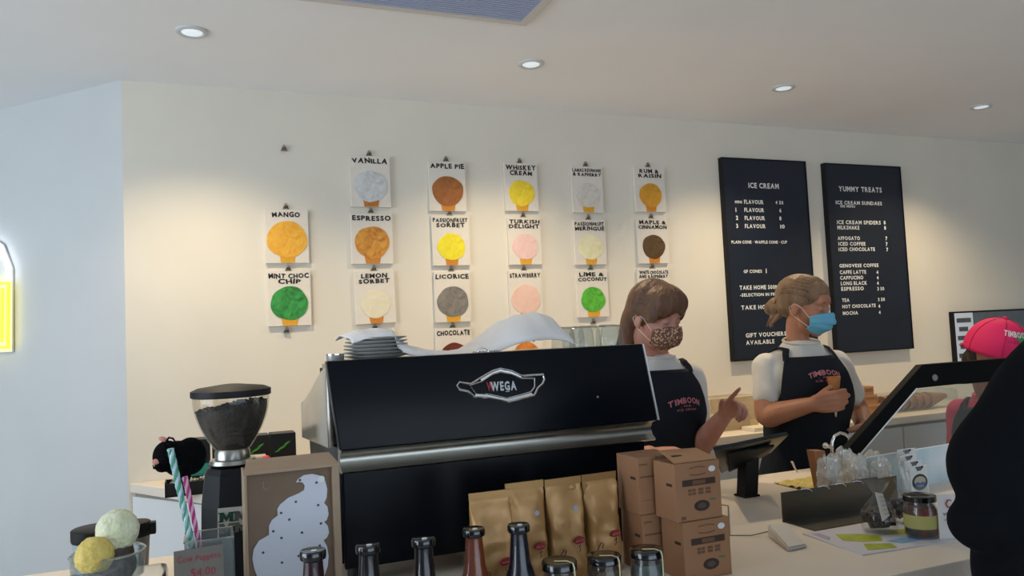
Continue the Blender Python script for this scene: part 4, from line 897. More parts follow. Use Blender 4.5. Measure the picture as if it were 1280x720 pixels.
chocbag(atz(1127, 652, CZ+.0035), 'smaller clear bag of chocolate behind the olive jar', 12, .024, .10, 0)
wl_ = atz(1180, 678, CZ+.0035)
fcx = at(1171, 618, wl_.y+.02); 
wcard = thing('white_leaflet', 'upright white leaflet with a red emblem at the customer\'s arm', 'card', (fcx.x+.03, wl_.y+.02, CZ+.0035))
obj('board', MB().prism([(fcx.x, wl_.y+.02, CZ+.0035), (fcx.x+.075, wl_.y+.0, CZ+.0035), (fcx.x+.075, wl_.y+.0, fcx.z-.004), (fcx.x, wl_.y+.02, fcx.z)], (0, .001, 0)), mat('leaflet_white', 'd2cfcc', .5), wcard)
ec = V((fcx.x+.026, wl_.y+.0125, fcx.z-.022)); b = MB(); b.tube([ec+V((.009*cos(k*pi/3), 0, .009*sin(k*pi/3))) for k in range(6)], .0015, 5, closed=True); obj('emblem', b, mat('emblem_red', '9a3a30'), wcard)
b = MB(); text(b, 'VIRGIN', plane_fn((ec.x+.002, ec.y-.0005, ec.z-.026), (1, -.26, 0), (0, 0, 1)), .0068, width=.036, bold=.02); obj('lettering', b, mat('letter_grey', '3c3c3c'), wcard)
b = MB(); text(b, 'OLIVE OIL', plane_fn((ec.x+.002, ec.y-.0005, ec.z-.036), (1, -.26, 0), (0, 0, 1)), .003, width=.034, bold=.02); obj('lettering', b, mat('letter_grey', '3c3c3c'), wcard)
# acrylic tray of packets behind the rack
YP = 1.70
a_ = at(1083, 572, YP); b_ = at(1190, 553, YP+.04)
sh = thing('printed_backboard', 'blue and white printed board standing behind the bagged sweets', 'board', (a_.x+.1, YP, CZ))
x1_ = b_.x+.04
obj('board', MB().prism([(a_.x, YP, CZ), (x1_, YP+.03, CZ), (x1_, YP+.03, b_.z), (a_.x, YP, a_.z)], (0, .003, 0)), mat('sky_print', 'a4bcc6', .35, col2='d6dcde', nscale=5), sh)
obj('top_edge', MB().tube([(a_.x, YP, a_.z), (x1_, YP+.03, b_.z)], .0018, 6), mat('edge_white', 'e4e8e8', .3), sh)
def labelled(px, py, Y, w, hcm, label, logo):
    c = at(px, py, Y); bz = CZ+.003
    t = thing('labelled_packet', label, 'packet', (c.x, Y, bz), 'clear packets with white header cards')
    fn = lambda a, z: 1+.05*sin(7*a+z*90)
    fb = MB(); zz1 = c.z-bz-hcm*.5
    rg = []
    for k in range(9):
        f = k/8; d = .012*(1-f)+.002; rg.append([fb.bm.verts.new((w/2*cos(2*pi*i/24)*(1+.04*sin(3*i+k)), d*sin(2*pi*i/24), zz1*f)) for i in range(24)])
    for p_, q_ in zip(rg, rg[1:]):
        for i in range(24): fb.bm.faces.new((p_[i], p_[(i+1) % 24], q_[(i+1) % 24], q_[i]))
    obj('film_pouch', fb, m_plastic, t, world=False, smooth=True)
    z0 = c.z-bz
    obj('header_card', MB().box((-w/2, -.003, z0-hcm), (w/2, .001, z0), .0004), mat('header_white', 'c9cccc' if not logo else 'b4b8ba', .5), t, world=False)
    b = MB()
    text(b, "'IIP", plane_fn((.0, -.0036, z0-.012), (1, 0, .06), (.25, 0, 1)), .0095, width=w*.45, bold=.06); obj('lettering', b, m_ink, t, world=False)
    if logo:
        N = 28; cz_ = z0-.042
        b = MB(); b.prism([V((.027*cos(2*pi*k/N), -.0036, cz_+.021*sin(2*pi*k/N))) for k in range(N)], (0, .0006, 0)); obj('oval_mark', b, mat('mark_navy', '26303c'), t, world=False)
        b = MB(); b.prism([V((.020*cos(2*pi*k/N), -.0042, cz_+.002+.013*sin(2*pi*k/N))) for k in range(N)], (0, .0005, 0)); obj('oval_centre', b, mat('mark_tan', 'a89c88'), t, world=False)
        b = MB(); b.prism([V((x, -.0048, cz_+z)) for x, z in ((-.02, -.008), (.02, -.008), (.016, -.001), (.006, .0), (0, -.003), (-.008, .001), (-.016, -.001))], (0, .0005, 0)); obj('oval_hills', b, mat('mark_blue', '3c5c8c'), t, world=False)
labelled(1132, 561, 1.68, .068, .022, 'header card packet at the back of the four', 0)
labelled(1134, 569, 1.64, .062, .024, 'header card packet second from the back', 0)
labelled(1141, 576, 1.595, .062, .024, 'header card packet third from the back', 0)
labelled(1147, 582, 1.53, .062, .078, 'front packet whose card carries a dark oval emblem', 1)
# cellophane biscuit packets
m_bis = mat('biscuit', 'c79e6c', .7, noise_amt=.15, nscale=60); m_paper = mat('packet_paper', 'cfccc4', .7)
rnd = random.Random(5)
def cello(px, py, Y, sx, sz, label, seed, paper=True):
    c = at(px, py, Y); t = thing('biscuit_packet', label, 'packet', (c.x, Y, CZ), 'crumpled cellophane biscuit packets'); h = c.z-CZ+sz
    tt = bmesh.new(); bmesh.ops.create_icosphere(tt, subdivisions=4, radius=1)
    for v in tt.verts:
        n_ = v.co.normalized(); k = .95+.16*noise.noise(n_*2.5+V((seed, 0, 0)))+.17*noise.cell(n_*3.2+V((seed, 3, 0)))+.10*abs(noise.noise(n_*6))+.06*noise.cell(n_*9)
        sq = 1+.35*abs(n_.x*n_.z)
        v.co = V((n_.x*sx*k*sq, n_.y*.026*k, h*.5+n_.z*h*.5*min(k*sq, 1.15)))
        v.co.z = max(.002, v.co.z)
    b = MB(); b.merge(tt); obj('film', b, m_cello, t, world=False)
    for k in range(5):
        b = MB(); b.lathe([(.0, 0), (sx*.30, 0), (sx*.32, .003), (sx*.30, .006), (0, .006)], n=20, capb=False, capt=False); b.xf(Matrix.Translation(((k-2)*sx*.20, 0, h*.28+.004*(k % 2))) @ Matrix.Rotation(.9+.15*k, 4, 'Y') @ Matrix.Rotation(.3*k, 4, 'X'))
        obj('biscuit', b, m_bis, t, world=False)
    if paper: obj('paper_insert', MB().prism([(-sx*.2, .004, h*.30), (sx*.8, .002, h*.22), (sx*.9, .004, h*.66), (-sx*.1, .006, h*.76)], (0, .001, 0)), mat('insert_beige', 'd2c0a4', .7), t, world=False)
    if paper: obj('paper_label', MB().prism([(-sx*.55, -.014, h*.52), (sx*.35, -.018, h*.42), (sx*.55, -.012, h*.92), (-sx*.35, -.010, h*.99)], (0, .001, 0)), m_paper, t, world=False)
m_cello = glass('cellophane', 'f8f8f6', 1.0, .06, k=1.0)
cello(1036, 590, 1.70, .034, .045, 'crumpled clear packet of biscuits beside the tap', 1)
cello(1072, 592, 1.68, .032, .050, 'crumpled clear packet of biscuits in the middle of the pile', 4)
cello(1103, 594, 1.66, .028, .045, 'crumpled clear packet of biscuits nearest the header cards', 8)
cello(1056, 580, 1.775, .034, .045, 'crumpled clear packet at the rear of the pile under the black frame', 12)
cello(1092, 584, 1.775, .032, .045, 'crumpled clear packet at the rear right, against the printed board', 17)
c = at(1021, 562, 1.80); tag(obj('kraft_sleeve', MB().prism([(c.x-.02, 1.79, c.z), (c.x+.02, 1.79, c.z-.004), (c.x+.045, 1.79, CZ), (c.x-.0, 1.79, CZ)], (0, .03, 0), .001), mat('sleeve_brown', '9a6a44', .7), loc=(c.x+.01, 1.8, CZ)), 'brown paper sleeve at the left end of the packet pile', 'packet')
c = atz(1000, 606, CZ); o = tag(obj('yellow_napkin', MB().grid(lambda u, v: V((c.x-.05+.16*u, c.y-.07+.13*v, CZ+.002+.014*abs(noise.noise(V((u*4, v*4, 2)))) )), 20, 16), mat('yellow_paper', 'c8b468', .8), loc=(c.x, c.y, CZ), mods=[('SOLIDIFY', dict(thickness=.001))]), 'pale yellow paper lying behind the steel rack', 'paper')
c = at(1077, 602, 1.615); tag(obj('shelf_ticket', MB().box((c.x-.042, 1.603, c.z-.010), (c.x+.045, 1.6065, c.z+.010), .0008).box((c.x-.03, 1.603, CZ), (c.x-.026, 1.6065, c.z)).box((c.x+.03, 1.603, CZ), (c.x+.034, 1.6065, c.z)), mat('ticket_grey', '55534e', .5), loc=(c.x, 1.605, CZ)), 'dark grey shelf ticket strip above the steel rack', 'sign')
# tap
c = atz(1046, 590, CZ); yt = 1.86
tp_ = at(1042, 566, yt); tp = thing('beer_tap', 'small curved chrome tap beside the black case frame', 'tap', (tp_.x, yt, CZ))
obj('stem', MB().lathe([(.02, 0), (.02, .006), (.008, .012), (.006, tp_.z-CZ)], (tp_.x, yt, CZ), 24), m_chrome, tp, smooth=True)
obj('spout', MB().tube([at(1040, 566, yt), at(1040, 553, yt), at(1043, 545, yt), at(1050, 541, yt), at(1057, 543, yt), at(1060, 546, yt)], .0045, 10), m_chrome, tp, smooth=True)
obj('knob', MB().ball(at(1032, 557, yt), .009), m_chrome, tp, smooth=True); obj('lever', MB().tube([at(1031, 557, yt), at(1040, 559, yt)], .006), m_chrome, tp, smooth=True)
c = atz(996, 590, CZ); tag(obj('white_spoon', MB().tube([at(990, 577, c.y), at(993, 584, c.y), at(997, 591, c.y)], [.006, .005, .003], 8, flat=.4), mat('white_abs', 'cfc8be', .4), loc=(c.x, c.y, CZ), smooth=True), 'small white plastic spoon standing by the yellow paper', 'spoon')
# ------------------------------------------------------------------ display case frame with glass
YF = 1.935
case = thing('display_case', 'black-framed glass display case on the counter with a slanted end', 'display case', (at(1100, 560, YF).x, YF, CZ))
def fp(px, py): return at(px, py, YF)
f_low = fp(1024, 600); f_low.z = CZ+.001; f_low2 = fp(1050, 603); f_low2.z = CZ+.001
Ptop = fp(1153, 456); xe = 3.28
zt5 = Ptop.z; zi = fp(1146, 485).z; zi2 = fp(1208, 480).z
poly = [f_low, Ptop, V((xe, YF, zt5)), V((xe, YF, CZ)), V((xe-.05, YF, CZ)), V((xe-.05, YF, zi2)), V((fp(1208, 480).x, YF, zi2)), V((fp(1199, 487).x, YF, zi)), fp(1146, 485.5), f_low2]
obj('frame', MB().prism(poly, (0, .028, 0), .003), mat('case_black', '07090c', .6, spec=.1), case)
gi = [f_low2+V((.0, .02, 0)), fp(1146, 485.5)+V((0, .02, 0)), V((xe-.05, YF+.02, zi2)), V((xe-.05, YF+.02, CZ))]
obj('glass_pane', MB().prism(gi, (0, .004, 0)), glass('case_glass', 'eef2f2', .1, k=.2), case)
obj('bolt', MB().lathe([(.0115, 0), (.010, .004), (.004, .005)], n=16).xf(Matrix.Translation(fp(1168, 472)+V((0, -.001, 0))) @ Matrix.Rotation(radians(90), 4, 'X')), mat('bolt_grey', '8c8c8c', .4, .5), case, smooth=True)
obj('glass_edge', MB().tube([f_low2, fp(1146, 485.5)], .0025, 6), mat('edge_white', 'e4e8e8', .3), case)
# ------------------------------------------------------------------ back counter right
YQ = 3.02
for k, (pxa, pxb, pyt, lb) in enumerate(((1068, 1101, 508, 'widest kraft cone sleeve box, at the bottom of the pile'), (1068, 1097, 496, 'middle kraft cone sleeve box of the pile'), (1068, 1092, 485, 'top kraft cone sleeve box of the pile'))):
    a_, b_ = at(pxa-6, pyt, YQ), at(pxb, pyt, YQ); zb6 = CZ if k == 0 else at(pxa, (508, 508, 496)[k], YQ).z+.0005
    t = thing('kraft_box', lb, 'box', ((a_.x+b_.x)/2, YQ+.05, zb6), 'kraft boxes behind the second woman')
    obj('carton', MB().box((a_.x, YQ, zb6), (b_.x, YQ+.12, a_.z), .002), mat('kraft_orange', 'ab7a50', .7, noise_amt=.05), t)
    obj('flap', MB().box((a_.x+.004, YQ-.003, a_.z-.012), (b_.x-.004, YQ, a_.z-.001), .0005), mat('kraft_pale', 'b88a60', .7), t)
a_, b_ = at(888, 499, 3.05), at(946, 497, 3.05)
ab = thing('acrylic_box', 'clear acrylic box with pale papers behind the raised hand', 'box', ((a_.x+b_.x)/2, 3.1, CZ))
x0, x1, y0, y1, z1 = a_.x, b_.x, 3.05, 3.2, a_.z
obj('acrylic_panel', MB().box((x0, y0, CZ), (x1, y0+.003, z1)).box((x0, y0, CZ), (x0+.003, y1, z1)).box((x1-.003, y0, CZ), (x1, y1, z1)).box((x0, y1-.003, CZ), (x1, y1, z1)), glass('acrylic', 'f2ece0', .35), ab)
obj('edge_trim', MB().tube([(x0, y0, z1), (x1, y0, z1), (x1, y1, z1), (x0, y1, z1)], .002, 6, closed=True), mat('edge_cream', 'e8dcc4', .4), ab)
obj('papers', MB().box((x0+.02, y0+.03, CZ), (x1-.02, y1-.03, CZ+.07), .002), mat('cream_paper', 'd8ccb4', .8), ab)
c = at(938, 530, 3.0); tag(obj('serviette_pile', MB().box((c.x-.02, 2.95, CZ), (c.x+.1, 3.04, CZ+.018), .002), mat('cream_paper', 'd8ccb4', .8), loc=(c.x, 3, CZ)), 'low pile of cream serviettes on the back counter', 'serviettes')
wp = at(1160, 500, 3.05); wc_ = thing('waffle_cone_pack', 'clear pack of orange-brown waffle cones on the back counter', 'waffle cones', (wp.x, 3.08, CZ))
m_waf = mat('waffle', 'b07440', .6, noise_amt=.15, nscale=40, bump=.5, bscale=60)
for k in range(7):
    x = at(1128+9*k, 500, 3.05).x; b = MB(); b.lathe([(.012, 0), (.045, .15), (.043, .15), (.01, .004)], n=20, capt=False); b.xf(Matrix.Translation((x+.05, 3.09, CZ+.060)) @ Matrix.Rotation(radians(-96), 4, 'Y') @ Matrix.Translation((0, 0, 0)))
    obj('cone', b, m_waf, wc_, smooth=True)
obj('film', MB().box((at(1124, 500, 3.03).x-.09, 3.035, CZ+.001), (at(1192, 500, 3.03).x+.05, 3.16, CZ+.10), .02), m_plastic, wc_, smooth=40)
# ------------------------------------------------------------------ people
def facing(d_px, yaw):
    """horizontal unit vector: towards the camera from a point seen at column d_px, turned by yaw to image right"""
    r = ray(d_px, 400); h = V((r.x, r.y, 0)).normalized(); tc = -h; right = V((h.y, -h.x, 0)); return (tc*cos(yaw)+right*sin(yaw)).normalized()
def fmat(f, up=V((0, 0, 1))):
    f = V(f).normalized(); l = V(up).cross(f).normalized(); u = f.cross(l)
    return Matrix((f, l, u)).transposed()
TOR = [(.020,.050,.048,-.004), (-.012,.072,.058,-.008), (-.034,.115,.066,-.012), (-.06,.152,.078,-.010), (-.10,.168,.094,.0), (-.16,.164,.108,.010), (-.22,.152,.116,.016), (-.30,.134,.102,.010), (-.38,.126,.092,.004), (-.46,.148,.100,0), (-.54,.170,.112,-.005), (-.62,.172,.112,-.005), (-.80,.165,.105,0), (-1.0,.17,.12,0)]
class Fig:
    def __init__(s, label, N, n, lean=0, k=1.0, cat='person'):
        s.N = V(N); s.n = V(n); s.s = V((0, 0, 1)).cross(s.n).normalized(); s.lean = lean; s.k = k
        s.root = thing('person', label, cat, (s.N.x-s.n.x*.0, s.N.y, 0))
    def tor(s, dz):
        T = TOR; dz = dz/s.k if s.k else dz
        if dz >= T[0][0]: return T[0][1:]
        for a, b in zip(T, T[1:]):
            if b[0] <= dz <= a[0]:
                f = (a[0]-dz)/(a[0]-b[0]); f = f*f*(3-2*f) if False else f
                return tuple(a[i]+(b[i]-a[i])*f for i in (1, 2, 3))
        return T[-1][1:]
    def surf(s, phi, dz, off=0):
        a, b, sh = [q_*s.k for q_ in s.tor(dz)]; e = .82; sp, cp = sin(phi), cos(phi)
        x = (abs(sp)**e)*(1 if sp >= 0 else -1)*(a+off); y = (abs(cp)**e)*(1 if cp >= 0 else -1)*(b+off)
        c = s.N + V((0, 0, dz)) + s.n*(sh + s.lean*min(0, dz))
        return c + s.s*x + s.n*y
    def torso(s, mb, off, z0, z1, nz=26, n=36):
        rg = []
        for j in range(nz+1):
            z = z0+(z1-z0)*j/nz; rg.append([mb.bm.verts.new(s.surf(2*pi*i/n, z, off)) for i in range(n)])
        for A, B in zip(rg, rg[1:]):
            for i in range(n): mb.bm.faces.new((A[i], A[(i+1) % n], B[(i+1) % n], B[i]))
        mb.bm.faces.new(rg[0]); mb.bm.faces.new(rg[-1][::-1])
def limb(mb, pts, rad, n=14):
    """tapered tube with round ends through a smooth curve"""
    P = [V(p) for p in pts]; out = []; rr_ = []
    for i in range(len(P)-1):
        for k in range(6):
            t = k/6; p0 = P[max(0, i-1)]; p1 = P[i]; p2 = P[i+1]; p3 = P[min(len(P)-1, i+2)]
            c = .5*((2*p1)+(p2-p0)*t+(2*p0-5*p1+4*p2-p3)*t*t+(3*p1-p0-3*p2+p3)*t**3)
            out.append(c); rr_.append(rad[i]+(rad[i+1]-rad[i])*t)
    out.append(P[-1]); rr_.append(rad[-1]); mb.tube(out, rr_, n); mb.ball(P[0], rad[0]*1.0, sub=2); mb.ball(P[-1], rad[-1]*1.0, sub=2)
def hand(mb, wrist, f, n, thumb_side, curl=(.2, .2, .2, .2), spread=.06, sc=1.0, thumb=(.5, .8, .3, .3)):
    f = V(f).normalized(); n = V(n); n = (n-f*n.dot(f)).normalized(); s = V(thumb_side); s = (s-f*s.dot(f)-n*s.dot(n)).normalized(); w_ = V(wrist)
    tips = []
    for i, (so, L, seg) in enumerate(((.030, .084, (.040, .025, .021)), (.010, .089, (.045, .028, .022)), (-.0105, .084, (.041, .026, .021)), (-.029, .076, (.032, .020, .018)))):
        kn = w_ + f*L*sc + s*so*sc
        mb.tube([w_+s*so*.55*sc+f*.004, w_+f*L*.5*sc+s*so*.85*sc, kn], [.014*sc, .014*sc, .0105*sc], 10); mb.ball(kn, .0105*sc, sub=2)
        mb.ball(w_+f*L*.45*sc+s*so*.8*sc, (.014*sc), sub=2)
        d = (f+s*so/.03*spread).normalized(); p = kn; a = 0; c = curl[i]; pts = [p]; 
        for sg in seg:
            a += c; dd = (d*cos(a)+n*sin(a)); p = p+dd*sg*sc; pts.append(p)
        limb(mb, pts, [.0092*sc, .0085*sc, .0078*sc, .0066*sc], 10); tips.append(p)
    b0 = w_+f*.022*sc+s*.020*sc; d1 = (f*thumb[0]+s*thumb[1]+n*thumb[2]).normalized(); d2 = (d1+f*thumb[3]+n*thumb[3]*.6).normalized()
    p1 = b0+d1*.040*sc; p2 = p1+d2*.032*sc; p3 = p2+(d2+n*.15).normalized()*.024*sc
    limb(mb, [b0, p1, p2, p3], [.0150*sc, .0115*sc, .0100*sc, .0078*sc], 10)
    mb.ball(w_+f*.006, (.018*sc), sub=2)
    return tips
def head(mb, c, R, sc=1.0):
    """R: rotation with columns forward, left, up"""
    L = lambda x, y, z: V(c)+R @ V((x, y, z))*sc
    B = lambda p, r, rot=None: mb.ball(L(*p), tuple(q_*sc for q_ in r), (R @ rot) if rot else R)
    B((-.012, 0, .028), (.094, .075, .088)); B((.030, 0, -.020), (.058, .062, .082)); B((.030, 0, -.062), (.052, .050, .045)); B((.060, 0, -.092), (.024, .026, .020))
    B((.060, .0, .035), (.034, .055, .034)); B((.086, 0, -.018), (.014, .011, .022)); B((.099, 0, -.028), (.011, .012, .010)); B((.088, .011, -.032), (.010, .008, .007)); B((.088, -.011, -.032), (.010, .008, .007))
    B((.083, 0, .006), (.012, .009, .02))
    for y in (1, -1):
        B((.056, y*.034, -.026), (.030, .026, .024)); B((.072, y*.030, .022), (.014, .023, .007)); B((.068, y*.031, .003), (.0155, .016, .010))
        B((-.006, y*.075, -.008), (.017, .008, .030), Matrix.Rotation(.2*y, 3, 'X')); B((-.002, y*.074, -.034), (.009, .007, .010))
    B((.082, 0, -.062), (.010, .022, .008))
    return L
def skin_mat(name, a, b_): return mat(name, a, .5, col2=b_, nscale=14, sss=.12, bump=.04, bscale=250)
def face_bits(L, R, root, lid_closed=True, brow='4a3426', sc=1.0, iris='5a4030', skin=None):
    for y in (1, -1):
        e = obj('eye', MB().ball(L(.072, y*.031, .002), (.0128*sc,)*3), mat('eye_white', 'd8d4cc', .2), root, smooth=True)
        obj('iris', MB().ball(L(.0806, y*.0315, -.0030), (.0042*sc, .0052*sc, .0052*sc), R, 2), mat('iris_'+iris, iris, .2), e, smooth=True)
        b = MB(); t = bmesh.new(); bmesh.ops.create_icosphere(t, subdivisions=3, radius=1)
        bmesh.ops.delete(t, geom=[v for v in t.verts if v.co.z < (-.6 if lid_closed else .15)], context='VERTS')
        b.merge(t, Matrix.Translation(L(.072, y*.031, .002)) @ R.to_4x4() @ Matrix.Diagonal((.0142*sc, .0150*sc, .0142*sc, 1)))
        obj('eyelid', b, skin, root, smooth=True)
        z = -.0025 if lid_closed else .003
        obj('lashes', MB().tube([L(.0855-abs(k)*.0022-(.001 if k*y < 0 else 0), y*.031+k*.0062, .002+z-.0006*k*k) for k in (-2, -1, 0, 1, 2)], .0010*sc, 5), mat('lash_dark', '231812', .6), root, smooth=True)
        obj('eyebrow', MB().tube([L(.094-abs(y*.012+k*.009)*.25-.002, y*.030+k*.0085*y, .026+.003*(1-(k*.5-.2)**2)-.0012*k) for k in (-2, -1, 0, 1, 2)], [.0018*sc, .0024*sc, .0024*sc, .002*sc, .001*sc], 6, flat=.6), mat('brow_'+brow, brow, .8), root, smooth=True)
def mask(name, L, root, m, sc=1.0, pleats=0, loop='e8e4dc'):
    def f(u, v):
        yaw = (u-.5)*2*radians(74); vz = v
        z = .0-.098*vz
        bulge = sin(pi*min(1, vz*1.02+.06))
        rx = .064+.018*bulge+(.012 if abs(u-.5) < .14 and vz < .5 else 0)*cos((u-.5)/.14*pi/2)
        if vz > .72: rx -= .10*(vz-.72)
        ry = .069-.012*max(0, vz-.4)
        z += .030*max(0, vz-.2)*abs((u-.5)*2)**1.6 - .024*(1-vz)*abs((u-.5)*2)**1.5
        pl = pleats*.0016*sin(vz*pi*7)
        return L(.030+(rx-.0+pl)*cos(yaw)+.006, (ry+.004)*sin(yaw), z-.006)
    mo = obj('face_mask', MB().grid(f, 34, 22), m, root, smooth=180, mods=[('SOLIDIFY', dict(thickness=.0018*sc, offset=0))])
    for y in (1, -1):
        u = 1 if y > 0 else 0
        a_, b_ = f(u, .08), f(u, .78); e1, e2 = L(-.010, y*.080, .010), L(-.014, y*.078, -.034)
        obj('ear_loop', MB().tube([a_, L(.02, y*.080, .000), e1, L(-.026, y*.083, -.008), e2, L(.018, y*.076, -.050), b_], .0008*sc, 6), mat('loop_'+loop, loop, .7), mo, smooth=True)
    return mo
def strands(name, m, root, curves, rad=.0016):
    b = MB()
    for c in curves: b.tube(c, [rad*.7]+[rad]*(len(c)-2)+[rad*.3], 5)
    o = obj(name, b, m, root, smooth=True); o['kind'] = 'stuff'; return o
def hair_mat(name, a, b_): return mat(name, a, .5, col2=b_, nscale=22, bump=.7, bscale=50, stretch=(1.2, 1.2, .25), spec=.35)
m_tee = mat('white_tshirt', 'c8c4be', .85, bump=.5, bscale=11, sheen=.2)
m_apron = mat('navy_apron', '1a1e26', .85, bump=.3, bscale=9, spec=.2)
m_trous = mat('dark_trousers', '14161a', .8); m_shoe = mat('black_shoe', '101010', .5)
m_logo = mat('apron_print_pink', 'c07880', .7)
def dress(F, tee, arms, apron=True, zfold=-.5, logo_phi=0, logo_dz=-.13, straps=True, sleeve=.55, tee_m=None, apron_m=None):
    b = MB(); F.torso(b, .006*F.k, .012, -.56)
    for S, E in arms:
        S, E = V(S), V(E); e = S.lerp(E, sleeve); limb(b, [S+(F.N+V((0, 0, -.07))-S)*.35, S, S.lerp(E, sleeve*.5), e], [.050, .053, .052, .054])
    organic('tshirt', b, tee_m or m_tee, F.root, vox=.007, smooth=8)
    _t = F.root.children[-1] if False else [c for c in F.root.children if c.name.startswith('tshirt')][0]
    _n = [v.normal.copy() for v in _t.data.vertices]
    for v, _vn in zip(_t.data.vertices, _n):
        q_ = v.co.copy(); v.co = q_ + _vn*(.0045*noise.noise(V((q_.x*16, q_.y*16, q_.z*7+q_.x*9)))+.003*noise.noise(V((q_.x*30+q_.z*14, q_.y*30, q_.z*12))))
    obj('collar', MB().tube([F.surf(2*pi*i/40, (.012-.012*cos(2*pi*i/40))*F.k, .0065) for i in range(40)], .0048, 8, closed=True), tee_m or m_tee, F.root, smooth=True)
    b = MB(); F.torso(b, .0, -.46, -.62)
    H_ = F.N+V((0, 0, -.58))+F.n*(F.lean*-.58)
    for y in (1, -1):
        hip = H_+F.s*y*.085; kn_ = V((hip.x+F.n.x*.03, hip.y+F.n.y*.03, .47)); an = V((hip.x-F.n.x*.02, hip.y-F.n.y*.02, .06)); limb(b, [hip+V((0, 0, .06)), hip+V((0, 0, -.1)), kn_, an], [.09, .085, .06, .045])
    organic('trousers', b, m_trous, F.root, vox=.012, smooth=6)
    for y in (1, -1):
        hip = H_+F.s*y*.085; c = V((hip.x+F.n.x*.04, hip.y+F.n.y*.04, .035)); b = MB(); R = fmat(F.n); b.ball(c, (.13, .045, .04), R); b.ball(c-F.n*.06+V((0, 0, .02)), (.06, .04, .045), R)
        for v in b.bm.verts: v.co.z = max(.001, v.co.z)
        obj('shoe', b, m_shoe, F.root, smooth=True)
    if not apron: return
    def half(dz):
        T = [(-.045, .60), (-.10, .68), (-.17, .85), (-.23, 1.15), (-.29, 1.75), (-.36, 2.1), (-.98, 2.1)]
        if dz >= T[0][0]: return T[0][1]
        for a, c in zip(T, T[1:]):
            if c[0] <= dz <= a[0]: return a[1]+(c[1]-a[1])*(a[0]-dz)/(a[0]-c[0])
        return T[-1][1]
    am = apron_m or m_apron
    def af(u, v):
        dz = -.045-.93*v; h = half(dz); ph = (u-.5)*2*h
        return F.surf(ph, dz*F.k, .018*F.k+.004*sin(ph*9)*min(1, v*2)*v+.05*max(0, v-.5))
    ap = obj('apron', MB().grid(af, 40, 60), am, F.root, smooth=180, mods=[('SOLIDIFY', dict(thickness=.003, offset=0))])
    for y in (1, -1):
        pts = [af(.5+y*.47, .012), F.surf(y*.72, -.034, .019), F.surf(y*.95, -.016, .020), F.surf(y*1.5, -.010, .021), F.surf(y*2.2, -.03, .018), F.surf(y*2.6, -.10, .014), F.surf(y*2.9, -.2, .014)]
        b = MB(); P = []
        for i in range(len(pts)-1):
            for k in range(5): P.append(pts[i].lerp(pts[i+1], k/5))
        P.append(pts[-1]); b.tube(P, .012, 8, flat=.28); obj('strap', b, am, ap, smooth=True)
    def lf(cx, cy, arch): 
        def g(x, y): 
            aw = F.k*.155; return F.surf(logo_phi+(x)/aw, (logo_dz+cy+y-arch*x*x), .0235*F.k)
        return g
    rl_ = random.Random(2)
    b = MB(); text(b, 'TIMBOON', lf(0, 0, 7.0), .018, width=.084, bold=.03); obj('apron_lettering', b, m_logo, ap)
    b = MB(); text(b, '- FINE -', lf(0, -.012, 4.0), .006, width=.038, bold=.0); obj('apron_lettering', b, m_logo, ap)
    b = MB(); text(b, 'ICE CREAM', lf(0, -.024, 2), .007, width=.054, bold=.0); obj('apron_lettering', b, m_logo, ap)
    return ap
def arm_in(mb, S, E, W_, r=(.047, .040, .034, .0235), nn=None):
    S, E, W_ = V(S), V(E), V(W_); limb(mb, [S, S.lerp(E, .5), E, E.lerp(W_, .35), W_], [r[0], r[1], r[2]+.002, r[2]+.003, r[3]])
# ---- first woman, behind the machine
n1 = facing(828, radians(24)); N1 = atd(821, 447, 2.68)
F1 = Fig('woman with brown fringe and patterned mask, hand raised, beside the coffee machine', N1, n1, lean=.06, k=.90)
sk1 = skin_mat('skin_fair', 'c08c78', 'b27c6a')
S1l = N1+F1.s*.120+V((0, 0, -.074)); S1r = N1-F1.s*.120+V((0, 0, -.074))
E1l = atd(872, 560, 2.66); W1l = atd(906, 519, 2.47)
E1r = S1r+V((0, 0, -.27))+F1.n*.04-F1.s*.01; W1r = atd(812, 566, 2.42)
hf = facing(817, radians(50)); hc1 = atd(818, 396, 2.62)
R1 = fmat(hf-V((0, 0, .30)))
b = MB(); L1 = head(b, hc1, R1, .945)
limb(b, [L1(-.018, 0, -.03), L1(-.020, 0, -.085), N1+V((0, 0, .0))-n1*.01, N1+V((0, 0, -.05))], [.046, .044, .048, .055])
F1.torso(b, -.008, -.02, -.6)
arm_in(b, S1l, E1l, W1l); arm_in(b, S1r, E1r, W1r)
tc = facing(910, 0); ri = V((-tc.y, tc.x, 0)); ri = ri if ri.dot(Rv) > 0 else -ri
hand(b, W1l, V((0, 0, 1))*.50+ri*.46+tc*.62, tc*.6-V((0, 0, .7)), -ri+V((0, 0, .6)), curl=(.02, .85, 1.0, 1.1), sc=.90, thumb=(.8, .5, .1, .35))
hand(b, W1r, ri*.9+V((0, 0, .10))+tc*.15, V((0, 0, -1)), tc*.6+V((0, 0, .6)), curl=(.25, .3, .35, .4), sc=.95)
organic('body', b, sk1, F1.root, vox=.0042, smooth=4)
face_bits(L1, R1, F1.root, True, '4a3024', .945, '4a3a2a', sk1)
mm = mat('leopard_mask', '5a4032', .8, bump=.1, bscale=200)
nt = mm.node_tree; vo = nt.nodes.new('ShaderNodeTexVoronoi'); vo.inputs['Scale'].default_value = 140; tcn = nt.nodes.new('ShaderNodeTexCoord'); nt.links.new(tcn.outputs['Object'], vo.inputs['Vector'])
cr_ = nt.nodes.new('ShaderNodeValToRGB'); cr_.color_ramp.elements[0].color = (*hexc('c09c7c'), 1); cr_.color_ramp.elements[0].position = .30; cr_.color_ramp.elements[1].color = (*hexc('68463a'), 1); cr_.color_ramp.elements[1].position = .50
